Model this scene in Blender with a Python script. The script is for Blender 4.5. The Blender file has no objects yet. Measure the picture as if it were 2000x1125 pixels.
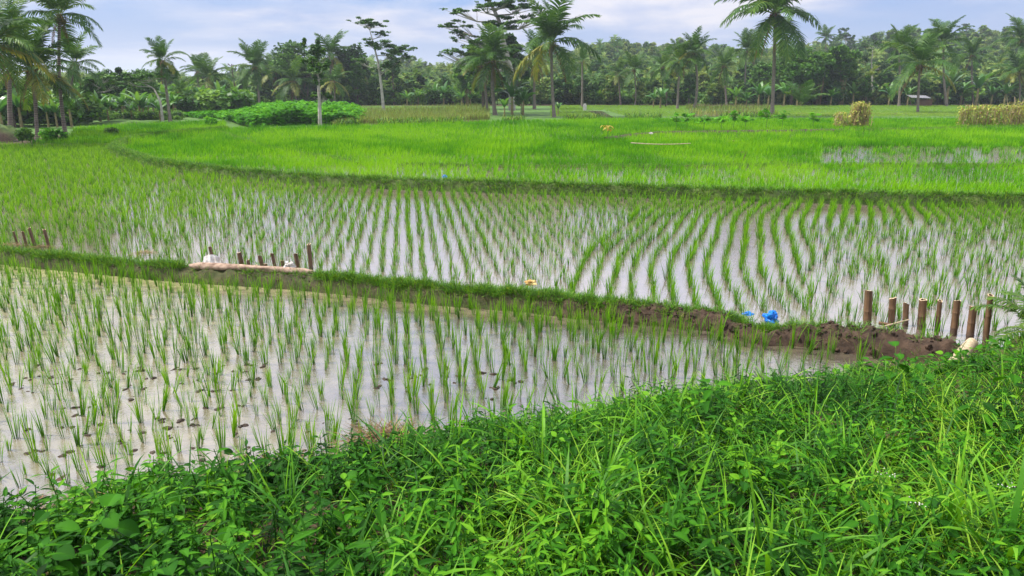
import bpy, math, random
import numpy as np
from mathutils import Vector, Matrix, noise as mnoise
R = math.radians
rng = np.random.default_rng(7)
random.seed(7)
sc = bpy.context.scene
C = sc.collection

# ------------------------------------------------------------------ camera, sky, sun, exposure
CAM_H = 3.0; FPX = 1428.0; PITCH = math.atan((562.5-165)/FPX)
cd = bpy.data.cameras.new('camera'); cam = bpy.data.objects.new('camera', cd); C.objects.link(cam)
cam.location = (0, 0, CAM_H); cam.rotation_euler = (math.pi/2-PITCH, 0, 0)
cd.sensor_width = 36; cd.lens = 36*FPX/2000; cd.clip_start = 0.05; cd.clip_end = 6000
sc.camera = cam
sc.view_settings.view_transform = 'Standard'; sc.view_settings.look = 'None'
sc.view_settings.exposure = 0.8; sc.view_settings.gamma = 1
SUN_EL, SUN_AZ = R(60), R(-85)            # azimuth measured from +Y towards +X
sun = bpy.data.lights.new('sun', 'SUN'); sun.energy = 4.0; sun.angle = R(5); sun.color = (1, .95, .86)
so = bpy.data.objects.new('sun', sun); C.objects.link(so)
sd = Vector((math.sin(SUN_AZ)*math.cos(SUN_EL), math.cos(SUN_AZ)*math.cos(SUN_EL), math.sin(SUN_EL)))
so.rotation_euler = sd.to_track_quat('Z', 'Y').to_euler()
try:
    sc.cycles.max_bounces = 7; sc.cycles.transparent_max_bounces = 6; sc.cycles.use_denoising = True
    sc.cycles.diffuse_bounces = 3; sc.cycles.glossy_bounces = 3; sc.cycles.volume_bounces = 0
except Exception: pass

world = bpy.data.worlds.new('World'); sc.world = world; world.use_nodes = True
def sky_nodes():
    nt = world.node_tree; N = nt.nodes; L = nt.links; N.clear()
    out = N.new('ShaderNodeOutputWorld'); bg = N.new('ShaderNodeBackground'); bg.inputs[1].default_value = 0.074
    sky = N.new('ShaderNodeTexSky'); sky.sky_type = 'NISHITA'; sky.sun_disc = False
    sky.sun_elevation = SUN_EL; sky.sun_rotation = SUN_AZ; sky.dust_density = 1.5; sky.air_density = 1.2
    tc = N.new('ShaderNodeTexCoord'); sep = N.new('ShaderNodeSeparateXYZ'); L.new(tc.outputs['Generated'], sep.inputs[0])
    def mth(op, a, b=None, cl=False):
        m = N.new('ShaderNodeMath'); m.operation = op; m.use_clamp = cl
        for i, v in enumerate((a, b)):
            if v is None: continue
            if isinstance(v, (int, float)): m.inputs[i].default_value = v
            else: L.new(v, m.inputs[i])
        return m.outputs[0]
    z = mth('MAXIMUM', sep.outputs[2], 0.0)
    zz = mth('ADD', z, 0.16)
    cx = mth('DIVIDE', sep.outputs[0], zz); cy = mth('DIVIDE', sep.outputs[1], zz)
    cmb = N.new('ShaderNodeCombineXYZ'); L.new(cx, cmb.inputs[0]); L.new(cy, cmb.inputs[1])
    def nz(scale, det, off):
        mp = N.new('ShaderNodeMapping'); mp.inputs['Location'].default_value = off; L.new(cmb.outputs[0], mp.inputs[0])
        n = N.new('ShaderNodeTexNoise'); n.inputs['Scale'].default_value = scale; n.inputs['Detail'].default_value = det
        n.inputs['Roughness'].default_value = .55; n.inputs['Distortion'].default_value = .3
        L.new(mp.outputs[0], n.inputs[0]); return n.outputs[0]
    n1 = nz(.75, 6, (6.4, 3.3, 0)); n2 = nz(1.3, 5, (9.3, 4.2, 0))
    # cloud cover: patchy at the horizon, nearly closed overhead
    cover = mth('ADD', mth('MULTIPLY', mth('SUBTRACT', n1, .47), 5.0), mth('MULTIPLY', z, 2.6), True)
    cover = mth('MULTIPLY', cover, .82)
    rampc = N.new('ShaderNodeValToRGB'); L.new(n2, rampc.inputs[0])
    e = rampc.color_ramp.elements; e[0].position = .40; e[0].color = (.43, .52, .80, 1); e[1].position = .60; e[1].color = (1.02, .95, .95, 1)
    sc1 = N.new('ShaderNodeVectorMath'); sc1.operation = 'SCALE'; sc1.inputs[3].default_value = CLOUD; L.new(rampc.outputs[0], sc1.inputs[0])
    blue = N.new('ShaderNodeValToRGB'); L.new(z, blue.inputs[0])
    e = blue.color_ramp.elements; e[0].position = 0; e[0].color = (.40, .52, .86, 1); e[1].position = .10; e[1].color = (.19, .40, .92, 1); e2 = blue.color_ramp.elements.new(.24); e2.color = (.72, .73, .76, 1)
    sb = N.new('ShaderNodeVectorMath'); sb.operation = 'SCALE'; sb.inputs[3].default_value = 6.6; L.new(blue.outputs[0], sb.inputs[0])
    mxa = N.new('ShaderNodeMixRGB'); mxa.inputs[0].default_value = .75; L.new(sky.outputs[0], mxa.inputs[1]); L.new(sb.outputs[0], mxa.inputs[2])
    # brightening veil towards the zenith
    zr = N.new('ShaderNodeValToRGB'); L.new(z, zr.inputs[0]); cr = zr.color_ramp
    while len(cr.elements) < 5: cr.elements.new(.5)
    for e, (p, v) in zip(cr.elements, ((0, 0), (.12, .08), (.30, 1), (.6, .5), (1, .1))): e.position = p; e.color = (v, v, v, 1)
    up = mth('ADD', mth('MULTIPLY', zr.outputs[0], ZEN), 1.0)
    mx = N.new('ShaderNodeMixRGB'); L.new(cover, mx.inputs[0]); L.new(mxa.outputs[0], mx.inputs[1]); L.new(sc1.outputs[0], mx.inputs[2])
    fin = N.new('ShaderNodeVectorMath'); fin.operation = 'SCALE'; L.new(mx.outputs[0], fin.inputs[0]); L.new(up, fin.inputs[3])
    L.new(fin.outputs[0], bg.inputs[0]); L.new(bg.outputs[0], out.inputs[0])
CLOUD = 7.0; ZEN = 1.9
sky_nodes()

# ------------------------------------------------------------------ projection helpers (photo pixel -> place on the ground)
cp, sp_ = math.cos(PITCH), math.sin(PITCH)
def ray(px, py):
    dx = (np.asarray(px, float)-1000)/FPX; dy = (562.5-np.asarray(py, float))/FPX
    return np.stack([dx, cp+dy*sp_, -sp_+dy*cp], -1)
def G(px, py, z=0.0):
    d = ray(px, py); t = (z-CAM_H)/d[..., 2]
    p = d*t[..., None]; p[..., 2] = z; return p
def P(px, py, Y):
    d = ray(px, py); t = Y/d[..., 1]; p = d*np.asarray(t)[..., None]; p[..., 2] += CAM_H; return p
def proj(x, y, z):
    dep = y*cp-(z-CAM_H)*sp_; dep = np.maximum(dep, 1e-3)
    return 1000+FPX*x/dep, 562.5-FPX*(y*sp_+(z-CAM_H)*cp)/dep, dep

def hsh(ix, iy):
    n = (ix.astype(np.int64)*374761393+iy.astype(np.int64)*668265263) & 0x7fffffff
    n = ((n ^ (n >> 13))*1274126177) & 0x7fffffff
    return ((n ^ (n >> 16)) & 0xffff)/65535.0
def vn(x, y):
    x = np.asarray(x, float); y = np.asarray(y, float)
    ix = np.floor(x); iy = np.floor(y); fx = x-ix; fy = y-iy
    fx = fx*fx*(3-2*fx); fy = fy*fy*(3-2*fy)
    a = hsh(ix, iy); b = hsh(ix+1, iy); c = hsh(ix, iy+1); d = hsh(ix+1, iy+1)
    return a+(b-a)*fx+(c-a)*fy+(a-b-c+d)*fx*fy
def fbm(x, y, o=4):
    s = 0; a = .5; t = 0
    for i in range(o):
        s = s+a*vn(x*2**i+17.3*i, y*2**i-9.1*i); t += a; a *= .5
    return s/t

# ------------------------------------------------------------------ mesh helpers
class Acc:
    def __init__(s): s.V = []; s.F = {3: [], 4: []}; s.M = {3: [], 4: []}; s.T = []; s.n = 0
    def add(s, V, F, T=.5, mi=0):
        V = np.asarray(V, float).reshape(-1, 3); F = np.asarray(F, int)
        if F.ndim == 1: F = F[None]
        s.V.append(V); s.F[F.shape[1]].append(F+s.n); s.M[F.shape[1]].append(np.full(len(F), mi))
        s.T.append(np.broadcast_to(np.asarray(T, float), (len(V),)).copy()); s.n += len(V)
    def data(s):
        return np.concatenate(s.V), s.F, np.concatenate(s.T), s.M
    def mesh(s, name, mats, smooth=False):
        V, F, T, M = s.data()
        f4 = np.concatenate(s.F[4]) if s.F[4] else np.zeros((0, 4), int)
        f3 = np.concatenate(s.F[3]) if s.F[3] else np.zeros((0, 3), int)
        m4 = np.concatenate(s.M[4]) if s.M[4] else np.zeros(0, int); m3 = np.concatenate(s.M[3]) if s.M[3] else np.zeros(0, int)
        me = bpy.data.meshes.new(name)
        me.vertices.add(len(V)); me.vertices.foreach_set('co', V.ravel())
        li = np.concatenate([f4.ravel(), f3.ravel()]); nf = len(f4)+len(f3)
        me.loops.add(len(li)); me.loops.foreach_set('vertex_index', li.astype(np.int32))
        tot = np.concatenate([np.full(len(f4), 4), np.full(len(f3), 3)]); st = np.concatenate([[0], np.cumsum(tot)[:-1]]) if nf else []
        me.polygons.add(nf); me.polygons.foreach_set('loop_start', np.asarray(st, np.int32))
        me.polygons.foreach_set('material_index', np.concatenate([m4, m3]).astype(np.int32))
        me.polygons.foreach_set('use_smooth', np.full(nf, smooth))
        at = me.attributes.new('tint', 'FLOAT', 'POINT'); at.data.foreach_set('value', T.astype(np.float32))
        for m in (mats if isinstance(mats, (list, tuple)) else [mats]): me.materials.append(m)
        me.update(calc_edges=True); me.validate()
        return me
def link(name, me, parent=None):
    o = bpy.data.objects.new(name, me); C.objects.link(o)
    if parent: o.parent = parent
    return o
def tag(o, label=None, cat=None, group=None, kind=None):
    if label: o['label'] = label
    if cat: o['category'] = cat
    if group: o['group'] = group
    if kind: o['kind'] = kind
    return o
def thing(name, label, cat, loc=(0, 0, 0), rz=0, group=None):
    o = bpy.data.objects.new(name, None); C.objects.link(o); o.empty_display_size = .2
    o.location = loc; o.rotation_euler = (0, 0, rz); return tag(o, label, cat, group)
def mrz(a):
    a = np.asarray(a, float); c, s = np.cos(a), np.sin(a); z = np.zeros_like(a); o = np.ones_like(a)
    return np.stack([np.stack([c, -s, z], -1), np.stack([s, c, z], -1), np.stack([z, z, o], -1)], -2)
def mry(a):
    a = np.asarray(a, float); c, s = np.cos(a), np.sin(a); z = np.zeros_like(a); o = np.ones_like(a)
    return np.stack([np.stack([c, z, s], -1), np.stack([z, o, z], -1), np.stack([-s, z, c], -1)], -2)
def mrx(a):
    a = np.asarray(a, float); c, s = np.cos(a), np.sin(a); z = np.zeros_like(a); o = np.ones_like(a)
    return np.stack([np.stack([o, z, z], -1), np.stack([z, c, -s], -1), np.stack([z, s, c], -1)], -2)
def stamp(acc, tmpl, pos, rot, scale, dt=0.0, mi=0):
    """copy template (V, {3:F,4:F}, T) to every pos / rotation / scale"""
    V, F, T = tmpl; n = len(pos)
    if n == 0: return
    scale = np.broadcast_to(np.asarray(scale, float), (n,)) if np.ndim(scale) < 2 else scale
    if np.ndim(scale) == 1: W = V[None]*scale[:, None, None]
    else: W = V[None]*scale[:, None, :]
    W = np.einsum('nij,nvj->nvi', rot, W)+np.asarray(pos)[:, None, :]
    TT = np.clip(T[None]+np.broadcast_to(np.asarray(dt, float), (n,))[:, None], 0, 1)
    base = acc.n
    acc.V.append(W.reshape(-1, 3)); acc.T.append(TT.ravel()); acc.n += W.shape[0]*W.shape[1]
    off = (np.arange(n)*len(V))[:, None, None]+base
    for k in (3, 4):
        if len(F.get(k, [])):
            FF = (F[k][None]+off).reshape(-1, k); acc.F[k].append(FF); acc.M[k].append(np.full(len(FF), mi))
def tmpl(acc):
    V, F, T, M = acc.data()
    return V, {k: (np.concatenate(F[k]) if F[k] else np.zeros((0, k), int)) for k in (3, 4)}, T

def ribbons(acc, base, az, L, W, b0, b1, nseg=4, tint=.5, tgrad=0.0, tw=0.0, mi=0, pw=1.0):
    """curved tapering blades; b = angle from the vertical at root / tip"""
    n = len(base); az = np.broadcast_to(az, (n,)); L = np.broadcast_to(L, (n,)); W = np.broadcast_to(W, (n,))
    b0 = np.broadcast_to(b0, (n,)); b1 = np.broadcast_to(b1, (n,)); tint = np.broadcast_to(tint, (n,)); tw = np.broadcast_to(tw, (n,))
    s = np.linspace(0, 1, nseg+1); ds = 1/nseg
    h = np.stack([np.cos(az), np.sin(az), np.zeros(n)], -1); side0 = np.stack([-np.sin(az), np.cos(az), np.zeros(n)], -1)
    p = np.array(base, float); rows = []; tt = []
    for i in range(nseg+1):
        th = b0+(b1-b0)*s[i]**pw
        prof = (0.55+1.2*s[i])*(1-s[i]**2.2) if i < nseg else 0.04
        prof = max(prof, .04)
        a = tw*s[i]
        nrm = np.cross(side0, h*np.sin(th)[:, None]+np.array([0, 0, 1.])*np.cos(th)[:, None])
        sd_ = side0*np.cos(a)[:, None]+nrm*np.sin(a)[:, None]
        w = sd_*(W*prof*.5)[:, None]
        rows.append(np.stack([p-w, p+w], 1)); tt.append(np.clip(tint+tgrad*(s[i]-.5), 0, 1))
        thm = b0+(b1-b0)*min(1, s[i]+ds/2)**pw
        p = p+(h*np.sin(thm)[:, None]+np.array([0, 0, 1.])*np.cos(thm)[:, None])*(L*ds)[:, None]
    V = np.stack(rows, 1).reshape(n, -1, 3)                        # n, 2*(nseg+1), 3
    f = np.array([[2*i, 2*i+1, 2*i+3, 2*i+2] for i in range(nseg)])
    F = (f[None]+(np.arange(n)*2*(nseg+1))[:, None, None]).reshape(-1, 4)
    T = np.repeat(np.stack(tt, 1), 2, axis=1).ravel()
    acc.add(V.reshape(-1, 3), F, T, mi)

def tube(acc, pts, rad, k=6, tint=.5, mi=0, cap=True):
    pts = np.asarray(pts, float); n = len(pts); rad = np.broadcast_to(np.asarray(rad, float), (n,))
    t = np.gradient(pts, axis=0); t /= np.linalg.norm(t, axis=1)[:, None]+1e-9
    ref = np.array([1., 0, 0]) if abs(t[0][0]) < .8 else np.array([0, 1., 0])
    V = []
    for i in range(n):
        u = ref-t[i]*np.dot(ref, t[i]); u /= np.linalg.norm(u); v = np.cross(t[i], u)
        a = np.arange(k)*2*math.pi/k
        V.append(pts[i]+rad[i]*(np.cos(a)[:, None]*u+np.sin(a)[:, None]*v)); ref = u
    V = np.concatenate(V)
    F = [[i*k+j, i*k+(j+1) % k, (i+1)*k+(j+1) % k, (i+1)*k+j] for i in range(n-1) for j in range(k)]
    acc.add(V, F, tint, mi)
    if cap:
        for e, i in ((0, 0), (1, n-1)):
            c = np.concatenate([V[i*k:(i+1)*k], pts[i][None]])
            acc.add(c, [[j, (j+1) % k, k] if e else [(j+1) % k, j, k] for j in range(k)], tint, mi)

# ------------------------------------------------------------------ materials
def newmat(name):
    m = bpy.data.materials.new(name); m.use_nodes = True; nt = m.node_tree; nt.nodes.clear()
    out = nt.nodes.new('ShaderNodeOutputMaterial'); return m, nt, nt.nodes, nt.links, out
def ramp(N, stops, interp='LINEAR'):
    r = N.new('ShaderNodeValToRGB'); cr = r.color_ramp; cr.interpolation = interp
    while len(cr.elements) < len(stops): cr.elements.new(.5)
    for e, (p, c) in zip(cr.elements, stops): e.position = p; e.color = (*c, 1)
    return r
def leafmat(name, stops, trans=.35, rough=.5, rnd=.25, spec=.35, tcol=(1.25, 1.1, .5)):
    m, nt, N, L, out = newmat(name)
    at = N.new('ShaderNodeAttribute'); at.attribute_name = 'tint'
    oi = N.new('ShaderNodeObjectInfo'); ad = N.new('ShaderNodeMath'); ad.operation = 'MULTIPLY_ADD'
    L.new(oi.outputs['Random'], ad.inputs[0]); ad.inputs[1].default_value = rnd; L.new(at.outputs['Fac'], ad.inputs[2])
    sb = N.new('ShaderNodeMath'); sb.operation = 'SUBTRACT'; sb.use_clamp = True; L.new(ad.outputs[0], sb.inputs[0]); sb.inputs[1].default_value = rnd/2
    r = ramp(N, stops); L.new(sb.outputs[0], r.inputs[0])
    b = N.new('ShaderNodeBsdfPrincipled'); b.inputs['Roughness'].default_value = rough; b.inputs['Specular IOR Level'].default_value = spec
    L.new(r.outputs[0], b.inputs['Base Color'])
    if trans > 0:
        t = N.new('ShaderNodeBsdfTranslucent'); mu = N.new('ShaderNodeMixRGB'); mu.blend_type = 'MULTIPLY'; mu.inputs[0].default_value = 1
        mu.inputs[2].default_value = (*tcol, 1); L.new(r.outputs[0], mu.inputs[1]); L.new(mu.outputs[0], t.inputs[0])
        mx = N.new('ShaderNodeMixShader'); mx.inputs[0].default_value = trans; L.new(b.outputs[0], mx.inputs[1]); L.new(t.outputs[0], mx.inputs[2])
        L.new(mx.outputs[0], out.inputs[0])
    else: L.new(b.outputs[0], out.inputs[0])
    return m
def barkmat(name, c1, c2, scale=6, ring=0, rough=.85, bump=.4):
    m, nt, N, L, out = newmat(name)
    tc = N.new('ShaderNodeTexCoord'); n = N.new('ShaderNodeTexNoise'); n.inputs['Scale'].default_value = scale; n.inputs['Detail'].default_value = 5
    L.new(tc.outputs['Object'], n.inputs[0]); src = n.outputs[0]
    if ring:
        w = N.new('ShaderNodeTexWave'); w.bands_direction = 'Z'; w.inputs['Scale'].default_value = ring; w.inputs['Distortion'].default_value = 2.5
        w.inputs['Detail'].default_value = 2; L.new(tc.outputs['Object'], w.inputs[0])
        mm = N.new('ShaderNodeMath'); mm.operation = 'MULTIPLY_ADD'; L.new(w.outputs[1], mm.inputs[0]); mm.inputs[1].default_value = .45
        m2 = N.new('ShaderNodeMath'); m2.operation = 'MULTIPLY'; L.new(n.outputs[0], m2.inputs[0]); m2.inputs[1].default_value = .7; L.new(m2.outputs[0], mm.inputs[2]); src = mm.outputs[0]
    r = ramp(N, [(.25, c1), (.75, c2)]); L.new(src, r.inputs[0])
    b = N.new('ShaderNodeBsdfPrincipled'); b.inputs['Roughness'].default_value = rough; b.inputs['Specular IOR Level'].default_value = .2; L.new(r.outputs[0], b.inputs['Base Color'])
    bu = N.new('ShaderNodeBump'); bu.inputs['Strength'].default_value = bump; bu.inputs['Distance'].default_value = .02; L.new(src, bu.inputs['Height']); L.new(bu.outputs[0], b.inputs['Normal'])
    L.new(b.outputs[0], out.inputs[0]); return m

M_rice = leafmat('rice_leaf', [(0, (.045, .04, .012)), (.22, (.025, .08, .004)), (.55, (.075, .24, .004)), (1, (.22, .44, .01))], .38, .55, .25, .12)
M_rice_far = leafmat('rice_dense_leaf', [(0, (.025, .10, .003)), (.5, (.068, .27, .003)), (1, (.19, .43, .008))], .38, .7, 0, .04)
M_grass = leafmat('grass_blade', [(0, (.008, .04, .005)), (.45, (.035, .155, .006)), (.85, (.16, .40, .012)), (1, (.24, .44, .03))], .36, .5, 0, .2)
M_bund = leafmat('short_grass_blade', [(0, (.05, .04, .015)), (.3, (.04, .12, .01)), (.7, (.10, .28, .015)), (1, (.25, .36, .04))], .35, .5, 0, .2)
M_weed = leafmat('weed_leaf', [(0, (.004, .022, .002)), (.5, (.017, .095, .003)), (.85, (.05, .20, .005)), (1, (.13, .32, .010))], .28, .65, .2, .12)
M_palm = leafmat('palm_leaflet', [(0, (.012, .042, .010)), (.5, (.042, .12, .016)), (.85, (.13, .24, .028)), (1, (.24, .28, .03))], .35, .5, .3, .2)
M_dead = leafmat('dead_palm_leaf', [(0, (.07, .045, .022)), (.6, (.19, .125, .055)), (1, (.36, .26, .12))], .2, .8, .3, .1, (1, .9, .7))
M_tree = leafmat('tree_leaf', [(0, (.014, .046, .012)), (.5, (.042, .125, .018)), (1, (.12, .27, .03))], .28, .5, .35, .3)
M_tree2 = leafmat('bright_tree_leaf', [(0, (.02, .065, .01)), (.5, (.06, .18, .015)), (1, (.18, .34, .03))], .35, .5, .3, .3)
M_forest = leafmat('hillside_leaf', [(0, (.014, .045, .014)), (.45, (.045, .13, .032)), (.8, (.13, .24, .04)), (1, (.24, .32, .08))], .3, .6, .3, .2)
M_banana = leafmat('banana_leaf', [(0, (.02, .06, .015)), (.5, (.05, .17, .03)), (1, (.16, .33, .06))], .38, .35, .3, .5)
M_cass = leafmat('cassava_leaf', [(0, (.02, .09, .004)), (.5, (.075, .30, .004)), (1, (.20, .48, .01))], .35, .6, .2, .1)
M_dryv = leafmat('dry_vine', [(0, (.14, .10, .05)), (.45, (.40, .31, .15)), (.68, (.26, .38, .05)), (1, (.60, .58, .14))], .35, .7, .2, .15, (1.1, 1, .6))
M_ptrunk = barkmat('palm_trunk_bark', (.07, .055, .045), (.24, .205, .165), 5, 3.2)
M_wtrunk = barkmat('pale_trunk_bark', (.22, .20, .16), (.52, .49, .42), 3, 0)
M_btrunk = barkmat('brown_trunk_bark', (.045, .035, .025), (.14, .11, .08), 4, 0)
M_bstem = barkmat('banana_stem', (.10, .10, .04), (.28, .22, .10), 4, 0)
M_green_stem = barkmat('green_stem', (.05, .12, .02), (.12, .24, .04), 8, 0, .6, .1)
M_log = barkmat('peeled_log', (.13, .075, .05), (.50, .36, .27), 11, 0, .8, 1.0)
M_nut = barkmat('coconut_husk', (.06, .07, .02), (.20, .17, .05), 3, 0, .6)

def bamboomat(name, c1, c2, mud=True):
    m, nt, N, L, out = newmat(name)
    tc = N.new('ShaderNodeTexCoord'); mp = N.new('ShaderNodeMapping'); mp.inputs['Scale'].default_value = (40, 40, 3); L.new(tc.outputs['Object'], mp.inputs[0])
    n = N.new('ShaderNodeTexNoise'); n.inputs['Scale'].default_value = 1; n.inputs['Detail'].default_value = 4; L.new(mp.outputs[0], n.inputs[0])
    n2 = N.new('ShaderNodeTexNoise'); n2.inputs['Scale'].default_value = 9; L.new(tc.outputs['Object'], n2.inputs[0])
    ad = N.new('ShaderNodeMath'); ad.operation = 'MULTIPLY_ADD'; L.new(n.outputs[0], ad.inputs[0]); ad.inputs[1].default_value = .6
    m2 = N.new('ShaderNodeMath'); m2.operation = 'MULTIPLY'; m2.inputs[1].default_value = .4; L.new(n2.outputs[0], m2.inputs[0]); L.new(m2.outputs[0], ad.inputs[2])
    at = N.new('ShaderNodeAttribute'); at.attribute_name = 'tint'
    r = ramp(N, [(.35, c1), (.65, c2)]); L.new(ad.outputs[0], r.inputs[0])
    mx = N.new('ShaderNodeMixRGB'); mx.blend_type = 'MIX'; mx.inputs[2].default_value = (.58, .44, .27, 1); L.new(r.outputs[0], mx.inputs[1])
    gt = N.new('ShaderNodeMath'); gt.operation = 'GREATER_THAN'; gt.inputs[1].default_value = .8; L.new(at.outputs['Fac'], gt.inputs[0]); L.new(gt.outputs[0], mx.inputs[0])
    b = N.new('ShaderNodeBsdfPrincipled'); b.inputs['Roughness'].default_value = .65
    sz = N.new('ShaderNodeSeparateXYZ'); L.new(tc.outputs['Object'], sz.inputs[0]); zm = N.new('ShaderNodeMath'); zm.operation = 'MULTIPLY_ADD'; L.new(n2.outputs[0], zm.inputs[0]); zm.inputs[1].default_value = -.16; L.new(sz.outputs[2], zm.inputs[2])
    mr = N.new('ShaderNodeMapRange'); L.new(zm.outputs[0], mr.inputs[0]); mr.inputs[1].default_value = -.03; mr.inputs[2].default_value = .05; mr.inputs[3].default_value = .75 if mud else 0; mr.inputs[4].default_value = 0
    mm = N.new('ShaderNodeMixRGB'); L.new(mr.outputs[0], mm.inputs[0]); L.new(mx.outputs[0], mm.inputs[1]); mm.inputs[2].default_value = (.05, .03, .02, 1); L.new(mm.outputs[0], b.inputs['Base Color'])
    L.new(b.outputs[0], out.inputs[0]); return m
M_bamboo = bamboomat('weathered_bamboo', (.05, .024, .010), (.17, .092, .04))
M_bamboo_pale = bamboomat('pale_bamboo', (.26, .19, .11), (.52, .42, .27), False)

def plasticmat(name, c1, c2, trans=.25):
    m, nt, N, L, out = newmat(name)
    tc = N.new('ShaderNodeTexCoord'); n = N.new('ShaderNodeTexNoise'); n.inputs['Scale'].default_value = 14; n.inputs['Detail'].default_value = 4; L.new(tc.outputs['Object'], n.inputs[0])
    r = ramp(N, [(.35, c1), (.65, c2)]); L.new(n.outputs[0], r.inputs[0])
    b = N.new('ShaderNodeBsdfPrincipled'); b.inputs['Roughness'].default_value = .28; L.new(r.outputs[0], b.inputs['Base Color'])
    bu = N.new('ShaderNodeBump'); bu.inputs['Distance'].default_value = .02; bu.inputs['Strength'].default_value = .8; L.new(n.outputs[0], bu.inputs['Height']); L.new(bu.outputs[0], b.inputs['Normal'])
    t = N.new('ShaderNodeBsdfTranslucent'); L.new(r.outputs[0], t.inputs[0]); mx = N.new('ShaderNodeMixShader'); mx.inputs[0].default_value = trans
    L.new(b.outputs[0], mx.inputs[1]); L.new(t.outputs[0], mx.inputs[2]); L.new(mx.outputs[0], out.inputs[0]); return m
M_blue = plasticmat('blue_plastic', (.0, .10, .50), (.01, .26, .80), .1)
M_white = plasticmat('dirty_white_plastic', (.42, .38, .33), (.85, .83, .80))
M_yellow = plasticmat('yellow_wrapper', (.45, .22, .04), (.90, .75, .30))

def soilmat(name, dry, wet, green=None, wetline=None):
    m, nt, N, L, out = newmat(name)
    geo = N.new('ShaderNodeNewGeometry')
    n = N.new('ShaderNodeTexNoise'); n.inputs['Scale'].default_value = 9; n.inputs['Detail'].default_value = 8; n.inputs['Roughness'].default_value = .65; L.new(geo.outputs['Position'], n.inputs[0])
    n2 = N.new('ShaderNodeTexNoise'); n2.inputs['Scale'].default_value = 1.7; n2.inputs['Detail'].default_value = 3; L.new(geo.outputs['Position'], n2.inputs[0])
    r = ramp(N, [(.30, wet), (.70, dry)]); L.new(n.outputs[0], r.inputs[0]); col = r.outputs[0]
    if green:
        at = N.new('ShaderNodeAttribute'); at.attribute_name = 'tint'
        g = ramp(N, [(.35, green[0]), (.65, green[1])]); L.new(n2.outputs[0], g.inputs[0])
        mx = N.new('ShaderNodeMixRGB'); L.new(at.outputs['Fac'], mx.inputs[0]); L.new(col, mx.inputs[1]); L.new(g.outputs[0], mx.inputs[2]); col = mx.outputs[0]
    b = N.new('ShaderNodeBsdfPrincipled'); b.inputs['Roughness'].default_value = .85; b.inputs['Specular IOR Level'].default_value = .3; L.new(col, b.inputs['Base Color'])
    bu = N.new('ShaderNodeBump'); bu.inputs['Strength'].default_value = .9; bu.inputs['Distance'].default_value = .03; L.new(n.outputs[0], bu.inputs['Height']); L.new(bu.outputs[0], b.inputs['Normal'])
    L.new(b.outputs[0], out.inputs[0]); return m
M_ground = soilmat('ground_soil', (.12, .075, .045), (.035, .02, .012), ((.035, .10, .012), (.09, .20, .025)))
M_earth = soilmat('bund_earth', (.088, .054, .034), (.013, .008, .005), ((.03, .06, .012), (.08, .13, .02)))

M_mud = soilmat('wet_mud', (.075, .055, .04), (.03, .02, .014))
def watermat(name, c1, c2, c3, ripple, ior=3.3):
    m, nt, N, L, out = newmat(name)
    geo = N.new('ShaderNodeNewGeometry')
    n = N.new('ShaderNodeTexNoise'); n.inputs['Scale'].default_value = .45; n.inputs['Detail'].default_value = 5; L.new(geo.outputs['Position'], n.inputs[0])
    n2 = N.new('ShaderNodeTexNoise'); n2.inputs['Scale'].default_value = 5; n2.inputs['Detail'].default_value = 6; L.new(geo.outputs['Position'], n2.inputs[0])
    at = N.new('ShaderNodeAttribute'); at.attribute_name = 'tint'
    ad = N.new('ShaderNodeMath'); ad.operation = 'MULTIPLY_ADD'; L.new(n2.outputs[0], ad.inputs[0]); ad.inputs[1].default_value = 1.0; L.new(at.outputs['Fac'], ad.inputs[2])
    a2 = N.new('ShaderNodeMath'); a2.operation = 'MULTIPLY_ADD'; L.new(n.outputs[0], a2.inputs[0]); a2.inputs[1].default_value = .5; L.new(ad.outputs[0], a2.inputs[2])
    a3 = N.new('ShaderNodeMath'); a3.operation = 'SUBTRACT'; a3.use_clamp = True; L.new(a2.outputs[0], a3.inputs[0]); a3.inputs[1].default_value = .74
    r = ramp(N, [(0, c1), (.5, c2), (1, c3)]); L.new(a3.outputs[0], r.inputs[0])
    b = N.new('ShaderNodeBsdfPrincipled'); L.new(r.outputs[0], b.inputs['Base Color']); b.inputs['IOR'].default_value = ior
    rr = N.new('ShaderNodeMapRange'); L.new(a3.outputs[0], rr.inputs[0]); rr.inputs[3].default_value = .02; rr.inputs[4].default_value = .22; L.new(rr.outputs[0], b.inputs['Roughness'])
    w1 = N.new('ShaderNodeTexNoise'); w1.inputs['Scale'].default_value = 30; w1.inputs['Detail'].default_value = 5; L.new(geo.outputs['Position'], w1.inputs[0])
    w2 = N.new('ShaderNodeTexNoise'); w2.inputs['Scale'].default_value = 3.5; w2.inputs['Detail'].default_value = 2; L.new(geo.outputs['Position'], w2.inputs[0])
    b1 = N.new('ShaderNodeBump'); b1.inputs['Strength'].default_value = 1; b1.inputs['Distance'].default_value = .007*ripple; L.new(w1.outputs[0], b1.inputs['Height'])
    b2 = N.new('ShaderNodeBump'); b2.inputs['Strength'].default_value = 1; b2.inputs['Distance'].default_value = .006*ripple; L.new(w2.outputs[0], b2.inputs['Height']); L.new(b1.outputs[0], b2.inputs['Normal'])
    L.new(b2.outputs[0], b.inputs['Normal']); L.new(b.outputs[0], out.inputs[0]); return m
M_water = watermat('shallow_paddy_water', (.075, .062, .045), (.19, .16, .10), (.36, .34, .16), .6, 2.7)
M_water2 = watermat('still_paddy_water', (.13, .10, .08), (.19, .15, .12), (.28, .23, .17), .28)

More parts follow.
